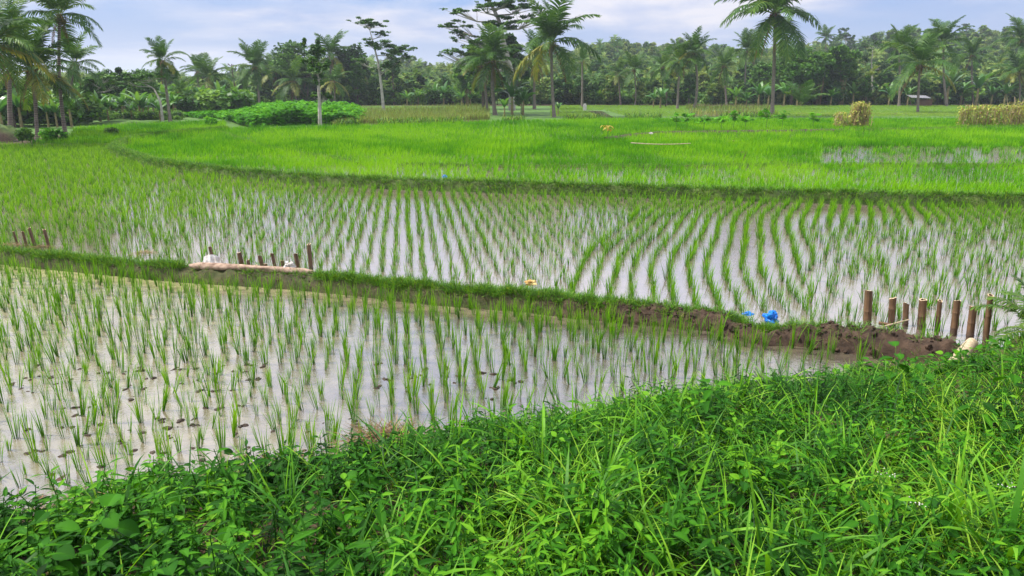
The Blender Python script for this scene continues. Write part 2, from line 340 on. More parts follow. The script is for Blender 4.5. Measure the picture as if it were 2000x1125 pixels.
# ------------------------------------------------------------------ layout curves
B1 = [(-700, 400), (-300, 455), (0, 489), (130, 502), (280, 515), (380, 524), (500, 531), (620, 538), (750, 552), (900, 566), (1040, 576), (1150, 588), (1250, 598), (1400, 610), (1460, 626), (1490, 636), (1540, 634), (1620, 644), (1750, 660), (1830, 675), (1900, 690), (1960, 700)]
ZB1 = .19
b1w = G(*np.array(B1, float).T, ZB1)
def b1(x): return np.interp(x, b1w[:, 0], b1w[:, 1])
B2 = [(222, 288), (300, 313), (450, 331), (600, 342), (770, 350), (940, 355), (1100, 360), (1250, 364), (1400, 369), (1550, 373), (1700, 377), (1850, 380), (2000, 383), (2300, 388), (3200, 398)]
ZB2 = .33
b2w = G(*np.array(B2, float).T, ZB2)
XL = b2w[0, 0]
def b2(x): return np.where(x >= XL, np.interp(x, b2w[:, 0], b2w[:, 1]), 60.0)
BK = [(-900, 1250), (-300, 1080), (0, 1016), (80, 980), (250, 946), (450, 914), (650, 890), (750, 866), (850, 850), (1000, 828), (1100, 808), (1200, 788), (1350, 762), (1500, 750), (1650, 726), (1750, 708), (1850, 696), (1905, 686), (1960, 655), (2060, 600), (2300, 540), (3200, 470)]
bkw = G(*np.array(BK, float).T, 0.0)
def bk(x): return np.interp(x, bkw[:, 0], bkw[:, 1])
def bankz(x, y):
    d = bk(x)-y                                                     # > 0 on the bank
    h = np.clip(d, 0, None)
    up = 1.05*(1-np.exp(-h/2.1))
    right = np.clip((x-3.5)/2.5, 0, 1)*np.clip(h-.5, 0, 1.0)*.25
    return np.where(d > 0, up+right, 0)

def hill(x, y):
    a = 1000+FPX*x/np.maximum(y, 1)
    sky = np.interp(a, [-400, 0, 400, 700, 900, 1050, 1180, 1320, 1540, 1700, 1900, 2400], [165, 158, 148, 132, 122, 108, 84, 92, 88, 78, 66, 54])
    top = 3+(165-sky)/FPX*245-4.5
    t = np.clip((y-112)/133, 0, 1); t = t**1.15*(1.0)
    far = np.clip((y-330)/2000, 0, 1)*10
    return np.where(y > 100, np.clip(top, 0, None)*t+1.2*(fbm(x/30, y/30)-.5)*np.clip((y-118)/60, 0, 1)+far, 0)

def groundz(x, y):
    clod = np.clip(fbm(x*3.1, y*3.1)-.60, 0, 1)*.35
    near = -.075+clod*np.clip((7.2-y)/2.0, 0, 1)*np.clip((.3-x)/1.2, 0, 1)+.02*fbm(x*5, y*5)
    mid = -.02+.02*fbm(x*4, y*4)
    up = .16+.02*fbm(x, y)
    z = np.where(y < b1(x), near, np.where(y < b2(x), mid, up))
    d = bk(x)-y
    z = np.where(d > -.25, np.maximum(z, -.08+bankz(x, y)+(fbm(x*3, y*3)-.42)*.22*np.clip((d+.25)*2, 0, 1)), z)
    return z+hill(x, y)

def axis(parts):
    return np.unique(np.concatenate([np.linspace(a, b, n) for a, b, n in parts]).round(4))
gx = axis([(-3000, -400, 14), (-400, -60, 40), (-60, -12, 50), (-12, 9, 230), (9, 60, 55), (60, 400, 40), (400, 3000, 14)])
gy = axis([(-300, -6, 15), (-6, 2, 40), (2, 11, 110), (11, 30, 60), (30, 110, 80), (110, 350, 80), (350, 5000, 24)])
X, Y = np.meshgrid(gx, gy); Z = groundz(X, Y)
nx, ny = len(gx), len(gy)
idx = np.arange(nx*ny).reshape(ny, nx)
F = np.stack([idx[:-1, :-1], idx[:-1, 1:], idx[1:, 1:], idx[1:, :-1]], -1).reshape(-1, 4)
a = Acc(); gt = np.where(Y > 112, .9, np.where(Y > 104, .0, np.where(Y > 46, .9, np.where(Y > b2(X), .6, 0.0))))
a.add(np.stack([X, Y, Z], -1).reshape(-1, 3), F, gt.ravel())
o = link('ground', a.mesh('ground', M_ground, True)); tag(o, 'brown soil and mown green earth under the fields and the weedy bank', 'ground', kind='structure')

def strip(name, xs, ylo, yhi, z, mat, n=30, tf=None):
    xs = np.asarray(xs); t = np.linspace(0, 1, n); X = np.repeat(xs[None], n, 0); Y = ylo(xs)[None]*(1-t[:, None])+yhi(xs)[None]*t[:, None]
    Z = np.full_like(X, z); i = np.arange(X.size).reshape(X.shape)
    F = np.stack([i[:-1, :-1], i[:-1, 1:], i[1:, 1:], i[1:, :-1]], -1).reshape(-1, 4); a = Acc()
    a.add(np.stack([X, Y, Z], -1).reshape(-1, 3), F, (tf(X, Y).ravel() if tf else .3)); return link(name, a.mesh(name, mat, True))
xs = np.linspace(-16, 9, 120)
o = strip('near_paddy_water', xs, lambda x: bk(x)-.5, lambda x: b1(x), 0, M_water, 30,
          lambda X, Y: np.clip(.52-(X+6)*.08, 0, .6)+np.clip((Y-b1(X)+.75)*.9, 0, .42)*np.clip(1.5-X, 0, 1))
tag(o, 'shallow muddy water of the near paddy in front of the earth bund', 'water', kind='structure')
xs = np.linspace(-30, 26, 160)
o = strip('middle_paddy_water', xs, lambda x: b1(x), lambda x: np.where(x > XL, b2(np.maximum(x, XL)), 38.), .06, M_water2, 24, lambda X, Y: .1+0*X)
tag(o, 'still reflecting water of the wide middle paddy with curved rice rows', 'water', kind='structure')
xs = np.linspace(XL+.2, 45, 60)
o = strip('upper_paddy_water', xs, lambda x: b2(x), lambda x: 49+0*x, .195, M_water2, 10, lambda X, Y: .1+0*X)
tag(o, 'thin water between the dense rice beyond the second bund', 'water', kind='structure')

# ------------------------------------------------------------------ bunds
def bund(name, W, ztop, znear, zfar, wn, wf, mat, label, rough=.05, seed=0, green=0.0, step=.08, K=15, low=None):
    W = np.asarray(W)[:, :2]; seg = np.linalg.norm(np.diff(W, axis=0), axis=1); s = np.concatenate([[0], np.cumsum(seg)])
    t = np.arange(0, s[-1], step); cx = np.interp(t, s, W[:, 0]); cy = np.interp(t, s, W[:, 1])
    for _ in range(6):
        cx[1:-1] = (cx[:-2]+cx[1:-1]*2+cx[2:])/4; cy[1:-1] = (cy[:-2]+cy[1:-1]*2+cy[2:])/4
    tx = np.gradient(cx); ty = np.gradient(cy); l = np.hypot(tx, ty); nx_, ny_ = -ty/l, tx/l
    u = np.linspace(-1, 1, K)
    off = np.where(u < 0, u*wn, u*wf)[None]*(1+.25*(vn(t*1.3+seed, t*0)-.5))[:, None]
    X = cx[:, None]+nx_[:, None]*off; Y = cy[:, None]+ny_[:, None]*off
    prof = np.clip(1-np.abs(u)**2.4, 0, 1)
    foot = np.where(u < 0, znear, zfar)-.06
    Z = foot[None]+(ztop-foot)[None]*prof[None]
    if low is not None: Z = Z-low(X, Y)*prof[None]
    rg = rough if np.isscalar(rough) else rough(X); Z = Z+rg*(fbm(X*5+seed, Y*5)-.5)*2*(.3+prof[None])+rg*1.3*(np.abs(fbm(X*11, Y*11+seed)-.5)*2-.3)*.6+rg*.8*(fbm(X*30, Y*30)-.5)
    i = np.arange(X.size).reshape(X.shape); F = np.stack([i[:-1, :-1], i[:-1, 1:], i[1:, 1:], i[1:, :-1]], -1).reshape(-1, 4)
    a = Acc(); a.add(np.stack([X, Y, Z], -1).reshape(-1, 3), F, green if np.isscalar(green) else green(X, Y).ravel())
    o = link(name, a.mesh(name, mat, True)); tag(o, label, 'bund', kind='structure')
    return X, Y, Z
brk = G(1478, 634, .12)
B1G = bund('earth_bund', b1w[1:], ZB1, 0, .06, .26, .26, M_earth, 'low earth bund crossing the photo between near and middle paddies', lambda X: np.interp(X, [0, 1.2], [.045, .075]), 3,
           lambda X, Y: np.clip(.30-(X-.0)*.3, 0, .30), .035, 27,
           lambda X, Y: .07*1.7*np.exp(-((X-brk[0])**2+(Y-brk[1])**2)/.05)-.07*np.exp(-((X-4.6)**2)/.5))
loop = np.vstack([G(np.array([445., 380, 330, 290, 262, 240, 226]), np.array([249., 254, 258, 263, 268, 275, 281]), .3), b2w])
B2G = bund('grassy_bund', loop, ZB2, .06, .2, .30, .35, M_earth, 'curved grassy bund sweeping round the upper dense rice field', .04, 9, .8, .16, 11)
lane = G(np.array([432., 470, 520, 560, 640, 700]), np.array([257., 272, 287, 294, 306, 318]), .25)
B3G = bund('thin_bund', lane, .27, .18, .18, .22, .22, M_earth, 'narrow bund running diagonally through the upper left rice field', .03, 21, .7, .2, 7)
l4 = G(np.array([1180., 1240, 1300, 1400, 1480, 1560, 1640]), np.array([272., 263, 259, 258, 257, 256, 254]), .28)
B4G = bund('soil_ridge', l4, .36, .18, .18, .5, .5, M_earth, 'bare brown soil ridge behind the lying white pole in the upper field', .05, 33, .1, .25, 9)
l5 = G(np.array([780., 1000, 1200, 1400, 1600, 1800, 2100]), np.array([322., 324, 325, 324, 322, 322, 323]), .24)
B5G = bund('low_bund', l5, .26, .18, .18, .25, .25, M_earth, 'faint low bund across the upper dense rice field', .03, 41, .7, .25, 7)
l6 = G(np.array([1640., 1750, 1880, 2010]), np.array([253., 252, 249, 247]), .3)
B6G = bund('dry_bund', l6, .34, .18, .18, .4, .4, M_earth, 'straw coloured bund between the bundle of dry vines and the vine thicket', .04, 51, .3, .25, 7)
# raised bank on the far left under the palms
lb = np.array([[-60, 35.8], [-40, 37.6], [-31, 38.6], [-28.6, 40.2], [-28.4, 42]])
bund('raised_earth_bank', lb, .8, .1, .5, 1.5, 3.2, M_earth, 'reddish brown raised bank under the palms on the far left', .18, 61, lambda X, Y: np.clip((Y-(39.2+(X+30)*.4))*1.5, 0, 1), .3, 21)

# ------------------------------------------------------------------ rice
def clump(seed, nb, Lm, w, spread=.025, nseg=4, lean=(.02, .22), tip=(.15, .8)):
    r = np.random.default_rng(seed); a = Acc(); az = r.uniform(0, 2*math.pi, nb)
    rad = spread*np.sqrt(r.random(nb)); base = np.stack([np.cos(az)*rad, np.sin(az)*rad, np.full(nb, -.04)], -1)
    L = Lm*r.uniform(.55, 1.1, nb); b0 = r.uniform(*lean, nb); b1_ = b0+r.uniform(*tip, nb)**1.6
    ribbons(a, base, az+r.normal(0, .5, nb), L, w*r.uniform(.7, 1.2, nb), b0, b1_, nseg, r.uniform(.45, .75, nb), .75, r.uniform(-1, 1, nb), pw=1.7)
    return a
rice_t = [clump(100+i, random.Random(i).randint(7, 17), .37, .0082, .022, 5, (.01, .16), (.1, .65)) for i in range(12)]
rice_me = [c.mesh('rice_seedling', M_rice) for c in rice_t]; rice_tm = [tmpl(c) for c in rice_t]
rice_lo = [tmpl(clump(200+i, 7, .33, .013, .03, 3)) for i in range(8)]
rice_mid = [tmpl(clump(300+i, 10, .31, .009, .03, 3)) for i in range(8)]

# near paddy grid, aligned with the bund
def grid(x0, x1, y0, y1, sx, sy, ang, jit, r):
    u = np.arange(-60, 60, sx); v = np.arange(-60, 60, sy); U, V_ = np.meshgrid(u, v)
    U = U+r.normal(0, jit, U.shape); V_ = V_+r.normal(0, jit, U.shape)
    c, s = math.cos(ang), math.sin(ang); X = U*c-V_*s; Y = U*s+V_*c+10
    m = (X > x0) & (X < x1) & (Y > y0) & (Y < y1); return X[m], Y[m]
nxp, nyp = grid(-13, 6.2, 3, 14, .180, .215, R(9), .026, rng)
m = (nyp > bk(nxp)+.04) & (nyp < b1(nxp)-.22) & (rng.random(len(nxp)) > .09)
nxp, nyp = nxp[m], nyp[m]
px, py, dep = proj(nxp, nyp, 0.0)
vis = (px > -20) & (px < 2020) & (py < 1100)
order = np.argsort(np.where(vis, dep, 999)); solo = np.zeros(len(nxp), bool); solo[order[:290]] = True
G_R = 'rice seedlings planted in the near paddy'
for k in np.where(solo)[0]:
    o = link('rice_seedling', rice_me[rng.integers(12)]); o.location = (nxp[k], nyp[k], -.01); o.rotation_euler = (rng.normal(0, .10), rng.normal(0, .10), rng.uniform(0, 6.28))
    sc_ = np.clip(rng.normal(.88, .18), .45, 1.2); o.scale = (sc_, sc_, sc_*rng.uniform(.9, 1.1))
    tag(o, 'slender green rice seedling standing in the muddy near paddy beside the weedy bank', 'rice seedling', G_R)
acc = Acc()
def scatter(acc, X, Y, z, T, smin, smax, dt=(-.1, .12), r=rng, tilt=.07, mi=0):
    k = r.integers(len(T), size=len(X))
    for j in range(len(T)):
        q = np.where(k == j)[0]; n = len(q)
        if not n: continue
        rot = mrz(r.uniform(0, 6.28, n)) @ mry(r.normal(0, tilt, n)); zz = z[q] if np.ndim(z) else np.full(n, z)
        stamp(acc, T[j], np.stack([X[q], Y[q], zz], -1), rot, r.uniform(smin, smax, n), r.uniform(*dt, n), mi)
scatter(acc, nxp[~solo], nyp[~solo], -.01, rice_tm, .7, 1.2)
# middle paddy: loose grid on the left, curved drills on the right
gxp, gyp = grid(-34, 4.2, 7, 60, .24, .20, R(8), .028, rng)
fX = lambda Y: .2*(Y-10)+.0167*(Y-10)**2
uu = gxp-fX(gyp)
m = (gyp > b1(gxp)+.22) & (gyp < b2(gxp)-.5) & (uu < .72+.2*np.sin(gyp*2)) & (gyp < 37) & (rng.random(len(gxp)) > .14)
mx_, my_ = gxp[m], gyp[m]
rx, ry = [], []
for u in np.arange(.75, 12.5, .30):
    yy = np.arange(6.5, 24, .105); yy = yy+rng.normal(0, .02, len(yy)); xx = u+fX(yy)+rng.normal(0, .022, len(yy))+.05*np.sin(yy*1.3+u*.7)
    keep = rng.random(len(yy)) > np.where(yy < 13.5, .22, .1)
    rx.append(xx[keep]); ry.append(yy[keep])
rx = np.concatenate(rx); ry = np.concatenate(ry)
m = (ry > b1(rx)+.2) & (ry < b2(rx)-.5) & (ry > bk(rx)+.1); rx, ry = rx[m], ry[m]
ppx, ppy, _ = proj(rx, ry, .06)
mess = (ppx > 1590) & (ppy > 440); j = np.where(mess, .09, 0)
rx = rx+rng.normal(0, 1, len(rx))*j; ry = ry+rng.normal(0, 1, len(rx))*j
kp = ~mess | (rng.random(len(rx)) > .25); rx, ry = rx[kp], ry[kp]
mx_ = np.concatenate([mx_, rx]); my_ = np.concatenate([my_, ry])
lf = (mx_ < -3.5) & (my_ > 13) & (rng.random(len(mx_)) < np.clip((-mx_-5)/12, 0, .7))
mx_ = np.concatenate([mx_, mx_[lf]+rng.normal(0, .07, lf.sum())]); my_ = np.concatenate([my_, my_[lf]+rng.normal(0, .07, lf.sum())])
nearm = my_ < 16
scatter(acc, mx_[nearm], my_[nearm], .05, rice_mid, .8, 1.2)
fl = (~nearm) & ((my_ > 22) | (mx_ < -6)) & (rng.random(len(mx_)) < .7)
scatter(acc, mx_[(~nearm) & ~fl], my_[(~nearm) & ~fl], .05, rice_lo, .8, 1.15)
scatter(acc, mx_[fl], my_[fl], .05, rice_lo, .8, 1.15, (.05, .3))
o = link('rice_seedlings', acc.mesh('rice_seedlings', M_rice)); tag(o, 'rows of young rice seedlings standing in the middle paddy and farther near paddy', 'rice', kind='stuff')
# upper dense rice
acc = Acc()
FT = np.array([(-400, 300), (0, 284), (130, 272), (146, 253), (200, 247), (300, 242), (400, 238), (440, 238), (441, 252), (520, 250), (700, 246), (800, 244), (950, 238), (1080, 236), (1300, 229), (1500, 229), (1640, 226), (1870, 223), (2400, 216)], float)
dx_, dy_ = [], []
for (y0, y1, s) in ((17, 28, .17), (28, 38, .24), (38, 62, .34)):
    X_, Y_ = np.meshgrid(np.arange(-48, 48, s), np.arange(y0, y1, s)); X_ = X_.ravel()+rng.normal(0, s*.12, X_.size); Y_ = Y_.ravel()+rng.normal(0, s*.2, X_.size)
    dx_.append(X_); dy_.append(Y_)
dx_ = np.concatenate(dx_); dy_ = np.concatenate(dy_)
ppx, ppy, _ = proj(dx_, dy_, .22)
m = (ppy > np.interp(ppx, FT[:, 0], FT[:, 1])) & (dy_ > b2(dx_)+.3) | (dx_ < XL) & (dy_ > 36.5) & (ppy > np.interp(ppx, FT[:, 0], FT[:, 1]))
m &= (ppx > -150) & (ppx < 2150)
for (WX, WY, WZ), wd in ((B3G, .2), (B4G, .55), (B5G, .22), (B6G, .35), (B2G, .3)):
    c = WX.shape[1]//2; cx, cy = WX[:, c], WY[:, c]; s = np.argsort(cx)
    if WX is B2G[0]: continue
    inr = (dx_ > cx.min()) & (dx_ < cx.max()); m &= ~(inr & (np.abs(dy_-np.interp(dx_, cx[s], cy[s])) < wd))
wet = (ppx > 1600) & (ppx < 2100) & (ppy > 286) & (ppy < 322)
m &= ~(wet & (rng.random(len(dx_)) < .8))
m &= ~((ppy > 324) & (ppy < 362) & (rng.random(len(dx_)) < .5))
dx_, dy_ = dx_[m], dy_[m]
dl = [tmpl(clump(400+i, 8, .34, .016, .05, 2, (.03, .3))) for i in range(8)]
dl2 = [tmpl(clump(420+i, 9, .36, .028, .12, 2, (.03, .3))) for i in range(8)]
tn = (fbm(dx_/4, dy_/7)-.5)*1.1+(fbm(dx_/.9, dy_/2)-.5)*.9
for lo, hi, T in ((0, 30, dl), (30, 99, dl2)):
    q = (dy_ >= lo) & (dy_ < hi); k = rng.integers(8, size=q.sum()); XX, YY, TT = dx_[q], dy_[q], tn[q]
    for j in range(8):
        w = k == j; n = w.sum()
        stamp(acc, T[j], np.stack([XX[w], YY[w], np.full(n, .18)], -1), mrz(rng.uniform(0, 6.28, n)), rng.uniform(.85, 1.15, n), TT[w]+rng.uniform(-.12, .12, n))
o = link('dense_rice', acc.mesh('dense_rice', M_rice_far)); tag(o, 'dense vivid green rice filling the upper fields beyond the curved bund', 'rice', kind='stuff')
print('rice verts', acc.n)

# ------------------------------------------------------------------ grass on bunds
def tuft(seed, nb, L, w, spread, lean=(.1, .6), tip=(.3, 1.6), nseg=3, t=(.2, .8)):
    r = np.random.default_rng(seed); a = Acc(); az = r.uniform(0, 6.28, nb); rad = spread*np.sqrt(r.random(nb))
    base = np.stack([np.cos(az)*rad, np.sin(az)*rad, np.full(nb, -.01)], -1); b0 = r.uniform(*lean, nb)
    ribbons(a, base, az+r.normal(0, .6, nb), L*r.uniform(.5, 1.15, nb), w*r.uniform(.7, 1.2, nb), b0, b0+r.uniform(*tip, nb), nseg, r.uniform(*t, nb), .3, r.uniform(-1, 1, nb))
    return tmpl(a)
bt = [tuft(500+i, 12, .13, .006, .05) for i in range(8)]
bt_far = [tuft(520+i, 9, .20, .014, .09) for i in range(6)]
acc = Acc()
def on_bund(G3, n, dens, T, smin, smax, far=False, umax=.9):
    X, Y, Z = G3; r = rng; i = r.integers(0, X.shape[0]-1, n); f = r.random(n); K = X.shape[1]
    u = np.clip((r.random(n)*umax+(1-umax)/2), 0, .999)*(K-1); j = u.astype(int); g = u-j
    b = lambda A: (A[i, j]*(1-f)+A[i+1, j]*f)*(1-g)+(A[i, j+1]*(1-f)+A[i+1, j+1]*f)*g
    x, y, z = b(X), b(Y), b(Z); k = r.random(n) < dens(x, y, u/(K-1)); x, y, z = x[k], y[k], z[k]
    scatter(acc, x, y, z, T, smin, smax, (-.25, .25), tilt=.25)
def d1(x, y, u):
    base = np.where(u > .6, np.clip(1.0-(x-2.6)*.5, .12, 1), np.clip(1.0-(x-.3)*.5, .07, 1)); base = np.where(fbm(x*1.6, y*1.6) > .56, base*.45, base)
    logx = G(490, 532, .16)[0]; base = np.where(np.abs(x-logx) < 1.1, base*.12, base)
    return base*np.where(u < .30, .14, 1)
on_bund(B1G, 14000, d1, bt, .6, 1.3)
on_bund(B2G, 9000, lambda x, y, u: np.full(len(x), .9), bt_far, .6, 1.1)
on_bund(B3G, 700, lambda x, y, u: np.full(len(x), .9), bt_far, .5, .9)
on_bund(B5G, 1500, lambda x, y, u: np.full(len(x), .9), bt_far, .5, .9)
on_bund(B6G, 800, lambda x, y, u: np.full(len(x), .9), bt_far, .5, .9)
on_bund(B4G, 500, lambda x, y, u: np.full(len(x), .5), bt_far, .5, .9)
o = link('bund_grass', acc.mesh('bund_grass', M_bund)); tag(o, 'short matted green grass growing over the earth bunds', 'grass', kind='stuff')
def rrot0(n, r):
    return mrz(r.uniform(0, 6.28, n)) @ mry(r.uniform(0, 6.28, n)) @ mrz(r.uniform(0, 6.28, n))
# ------------------------------------------------------------------ stakes, logs, litter
def solid(name, acc, mats, smooth=True, parent=None): return link(name, acc.mesh(name, mats, smooth), parent)
def stake(bx, by, tx, ty, wpx, zb, label, group, mat=M_bamboo, seed=0, cut=True, node=True):
    r = random.Random(seed); b = G(bx, by, zb); t = P(tx, ty, b[1]+r.uniform(-.03, .03)); _, _, dep = proj(*b)
    rad = wpx/FPX*dep/2; ax = t-b; H = np.linalg.norm(ax)
    o = bpy.data.objects.new('bamboo_stake', None)
    a = Acc(); n = 9; zs = np.linspace(-.18, H, n); slant = r.uniform(-.5, .5)*rad
    k = 14; ang = np.arange(k)*2*math.pi/k; rows = []
    nz = [r.uniform(.25, .75)*H, r.uniform(.05, .2)*H] if node else []
    zs = np.unique(np.concatenate([zs]+[[q-.012, q-.004, q+.004, q+.012] for q in nz])); 
    for z in zs:
        f = 1+.10*sum(math.exp(-((z-q)/.006)**2) for q in nz)-.05*z/H
        zz = z+(slant*np.cos(ang) if z == zs[-1] else 0*ang)+(np.array([r.uniform(-.006, .004) for _ in ang]) if z == zs[-1] else 0)
        rows.append(np.stack([rad*f*np.cos(ang), rad*f*np.sin(ang), zz], -1))
    m = len(rows); V = np.concatenate(rows); F = [[i*k+j, i*k+(j+1) % k, (i+1)*k+(j+1) % k, (i+1)*k+j] for i in range(m-1) for j in range(k)]
    a.add(V, F, .3)
    top = rows[-1]; inn = top.copy(); inn[:, :2] *= .68; dn = inn.copy(); dn[:, 2] -= rad*2.2
    a.add(np.concatenate([top, inn]), [[j, (j+1) % k, k+(j+1) % k, k+j] for j in range(k)], 1.0)
    a.add(np.concatenate([inn, dn]), [[j, (j+1) % k, k+(j+1) % k, k+j] for j in range(k)], .3)
    a.add(np.concatenate([dn, [[0, 0, dn[:, 2].mean()]]]), [[j, (j+1) % k, k] for j in range(k)], .3)
    bpy.data.objects.remove(o); o = link('bamboo_stake', a.mesh('bamboo_stake', mat, False))
    o.location = b; o.rotation_euler = Vector(ax).to_track_quat('Z', 'Y').to_euler(); tag(o, label, 'bamboo stake', group)
    for p in o.data.polygons: p.use_smooth = p.index < (m-1)*k
    return o
GR = 'cut bamboo stakes driven in along the right end of the bund'
for i, (bx, by, tx, ty, w, l) in enumerate([
    (1693, 640, 1697, 568, 15, 'tallest straight brown bamboo stake, leftmost of the right bund end row'),
    (1740, 636, 1744, 582, 13, 'brown bamboo stake with pale split top, second from left at the right bund end'),
    (1768, 634, 1770, 593, 11, 'shortest brown bamboo stake behind the flat dry stick on the bund'),
    (1799, 640, 1803, 585, 15, 'thick dark bamboo stake, fourth from left at the right bund end'),
    (1830, 642, 1836, 587, 9, 'thinnest bamboo stake with pale top, fifth from left at the right bund end'),
    (1862, 652, 1870, 587, 13, 'bamboo stake with knotty mottled middle, sixth from left at the right bund end'),
    (1894, 660, 1901, 599, 14, 'pale topped bamboo stake leaning right just before the last long one'),
    (1924, 672, 1935, 576, 11, 'long slim bamboo stake leaning right, last one beside the weedy bank')]):
    stake(bx, by, tx, ty, w, .08, l, GR, seed=i)
GL = 'cut bamboo stakes driven in behind the log on the bund'
for i, (bx, by, tx, ty, w, l) in enumerate([
    (419, 524, 410, 482, 7, 'slim dark stake rising out of the torn white sack by the log'),
    (475, 530, 467, 493, 9, 'bamboo stake with pale ringed top, second tall one along the log'),
    (489, 531, 484, 508, 6, 'low stake close right of the pale ringed stake behind the log'),
    (516, 532, 507, 500, 8, 'brown bamboo stake behind the middle of the log with a notched top'),
    (540, 533, 531, 495, 7, 'dark bamboo stake behind the log, right of the notched one'),
    (585, 534, 577, 496, 8, 'dark bamboo stake just right of the white bag behind the log'),
    (608, 530, 603, 477, 8, 'tallest bamboo stake with bright cut top at the right end of the log'),
    (555, 530, 551, 509, 7, 'short bamboo stub left of the white bag behind the log')]):
    stake(bx, by, tx, ty, w, .10, l, GL, seed=20+i)
for i, (bx, by, tx, ty, w) in enumerate([(436, 528, 433, 515, 6), (443, 529, 441, 515, 6), (457, 530, 455, 516, 6), (501, 532, 499, 518, 7), (521, 532, 518, 515, 6)]):
    stake(bx, by, tx, ty, w, .12, 'stub of a bamboo stake barely showing above the log on the bund', 'short bamboo stubs behind the log', seed=40+i, node=False)
GF = 'thin stakes on the bund at the far left'
for i, (bx, by, tx, ty, w, l) in enumerate([
    (37, 486, 26, 452, 4, 'thinnest stick leaning left, first of four on the bund at the far left'),
    (54, 488, 44, 452, 5, 'second thin stake on the far left end of the bund, in front of dry straw'),
    (70, 486, 57, 445, 6, 'tallest of the four thin stakes on the far left end of the bund'),
    (98, 490, 86, 448, 6, 'rightmost of the four thin stakes on the far left end of the bund')]):
    stake(bx, by, tx, ty, w, .10, l, GF, seed=60+i)
def rough_tube(p0, p1, r0, r1, seed, n=26, k=16, bend=.02, torn=.05, amp=.12):
    r = np.random.default_rng(seed); p0 = np.array(p0); p1 = np.array(p1); t = np.linspace(0, 1, n); pts = p0+(p1-p0)*t[:, None]
    pts[:, 2] += bend*np.sin(t*3.1); pts[:, 1] += bend*np.sin(t*5+1); a = Acc(); ax = (p1-p0)/np.linalg.norm(p1-p0)
    u = np.cross(ax, [0, 0, 1.]); u /= np.linalg.norm(u); v = np.cross(ax, u); ang = np.arange(k)*2*math.pi/k
    T, A = np.meshgrid(t, ang, indexing='ij'); RR = (r0+(r1-r0)*T)*(1+amp*(fbm(T*9+seed, A*1.2+seed)-.5)*2+.05*np.sin(A*3+T*7))
    RR[0] *= .55; RR[-1] *= .5; RR[1] *= .9; RR[-2] *= .85
    V = pts[:, None, :]+RR[..., None]*(np.cos(A)[..., None]*u+np.sin(A)[..., None]*v)
    V[0] += -ax*torn*r.random((k, 1)); V[-1] += ax*torn*r.random((k, 1))
    i = np.arange(n*k).reshape(n, k); F = np.stack([i[:-1], np.roll(i, -1, 1)[:-1], np.roll(i, -1, 1)[1:], i[1:]], -1).reshape(-1, 4); a.add(V.reshape(-1, 3), F, .4)
    for e in (0, n-1):
        c = np.concatenate([V[e], pts[e][None]]); a.add(c, [[j, (j+1) % k, k] for j in range(k)], .9)
    return a
p0 = G(383, 535, .10); p1 = G(606, 543, .10); p0[2] = .235; p1[2] = .205; p0[1] -= .03; p1[1] -= .03
a = rough_tube(p0, p1, .060, .048, 5, n=60, torn=.09, bend=.014, amp=.3)
for q in range(7):                                                  # splinters at the broken right end
    s = p1+np.array([0, random.uniform(-.03, .03), random.uniform(-.02, .03)]); tube(a, [s, s+np.array([random.uniform(.06, .17), random.uniform(-.03, .02), random.uniform(-.03, .01)])], [.01, .002], 4, .9)
o = solid('log', a, M_log); tag(o, 'pale peeled log with a splintered right end lying along the bund', 'log')
p0 = G(1858, 720, .30); p1 = G(1900, 668, .36); a = rough_tube(p0, p1, .072, .064, 8, n=30, amp=.04, torn=.005, bend=.0)
o = link('bamboo_log', a.mesh('bamboo_log', M_bamboo_pale, True)); tag(o, 'thick pale bamboo length with a square notch lying in the grass at the bund end', 'bamboo log')
mid = p0*.28+p1*.72; a = Acc(); n_ = np.array([0, -.45, .85])*.07
for dx0 in (-.02,):
    c = mid+n_+np.array([-.01, 0, 0]); e1 = (p1-p0)/np.linalg.norm(p1-p0)*.022; e2 = np.array([.018, 0, 0]); nn = np.array([0, -.45, .85])*.004
    a.add(np.array([c-e1-e2+nn, c-e1+e2+nn, c+e1+e2+nn, c+e1-e2+nn, c-e1-e2-nn*8, c-e1+e2-nn*8, c+e1+e2-nn*8, c+e1-e2-nn*8]), [[0, 1, 2, 3], [0, 4, 5, 1], [1, 5, 6, 2], [2, 6, 7, 3], [3, 7, 4, 0]], .1)
nt_ = link('notch', a.mesh('notch', M_bamboo)); nt_.parent = o
def crumple(name, px, py, zb, wpx, hpx, mat, label, cat, seed, flat=1.0, up=.3):
    b = G(px, py, zb); _, _, dep = proj(*b); w = wpx/FPX*dep/2; h = hpx/FPX*dep/2
    import bmesh
    bm = bmesh.new(); bmesh.ops.create_icosphere(bm, subdivisions=4, radius=1)
    for v in bm.verts:
        c = v.co; n1 = mnoise.noise(c*1.7+Vector((seed, 0, 0))); n2 = abs(mnoise.noise(c*3.5+Vector((0, seed, 0)))); n3 = abs(mnoise.noise(c*8+Vector((0, 0, seed))))
        f = 1+.5*n1-.55*n2-.25*n3
        v.co = Vector((c.x*w*f, c.y*w*.8*f*flat, c.z*h*f*(1.15 if c.z > 0 else .6)+h*.6))
    me = bpy.data.meshes.new(name); bm.to_mesh(me); bm.free(); me.materials.append(mat)
    for p in me.polygons: p.use_smooth = (p.index % 3 != 0)
    o = link(name, me); o.location = b; return tag(o, label, cat)
crumple('plastic_bag', 1504, 632, .09, 34, 30, M_blue, 'crumpled bright blue plastic bag on the gap in the earth bund', 'plastic bag', 3)
crumple('plastic_bag', 1461, 616, .12, 22, 9, M_blue, 'flat scrap of blue plastic lying left of the larger blue bag on the bund', 'plastic scrap', 8)
crumple('plastic_bag', 869, 348, .27, 10, 8, M_blue, 'tiny blue plastic scrap on the far curved grassy bund', 'plastic scrap', 5)
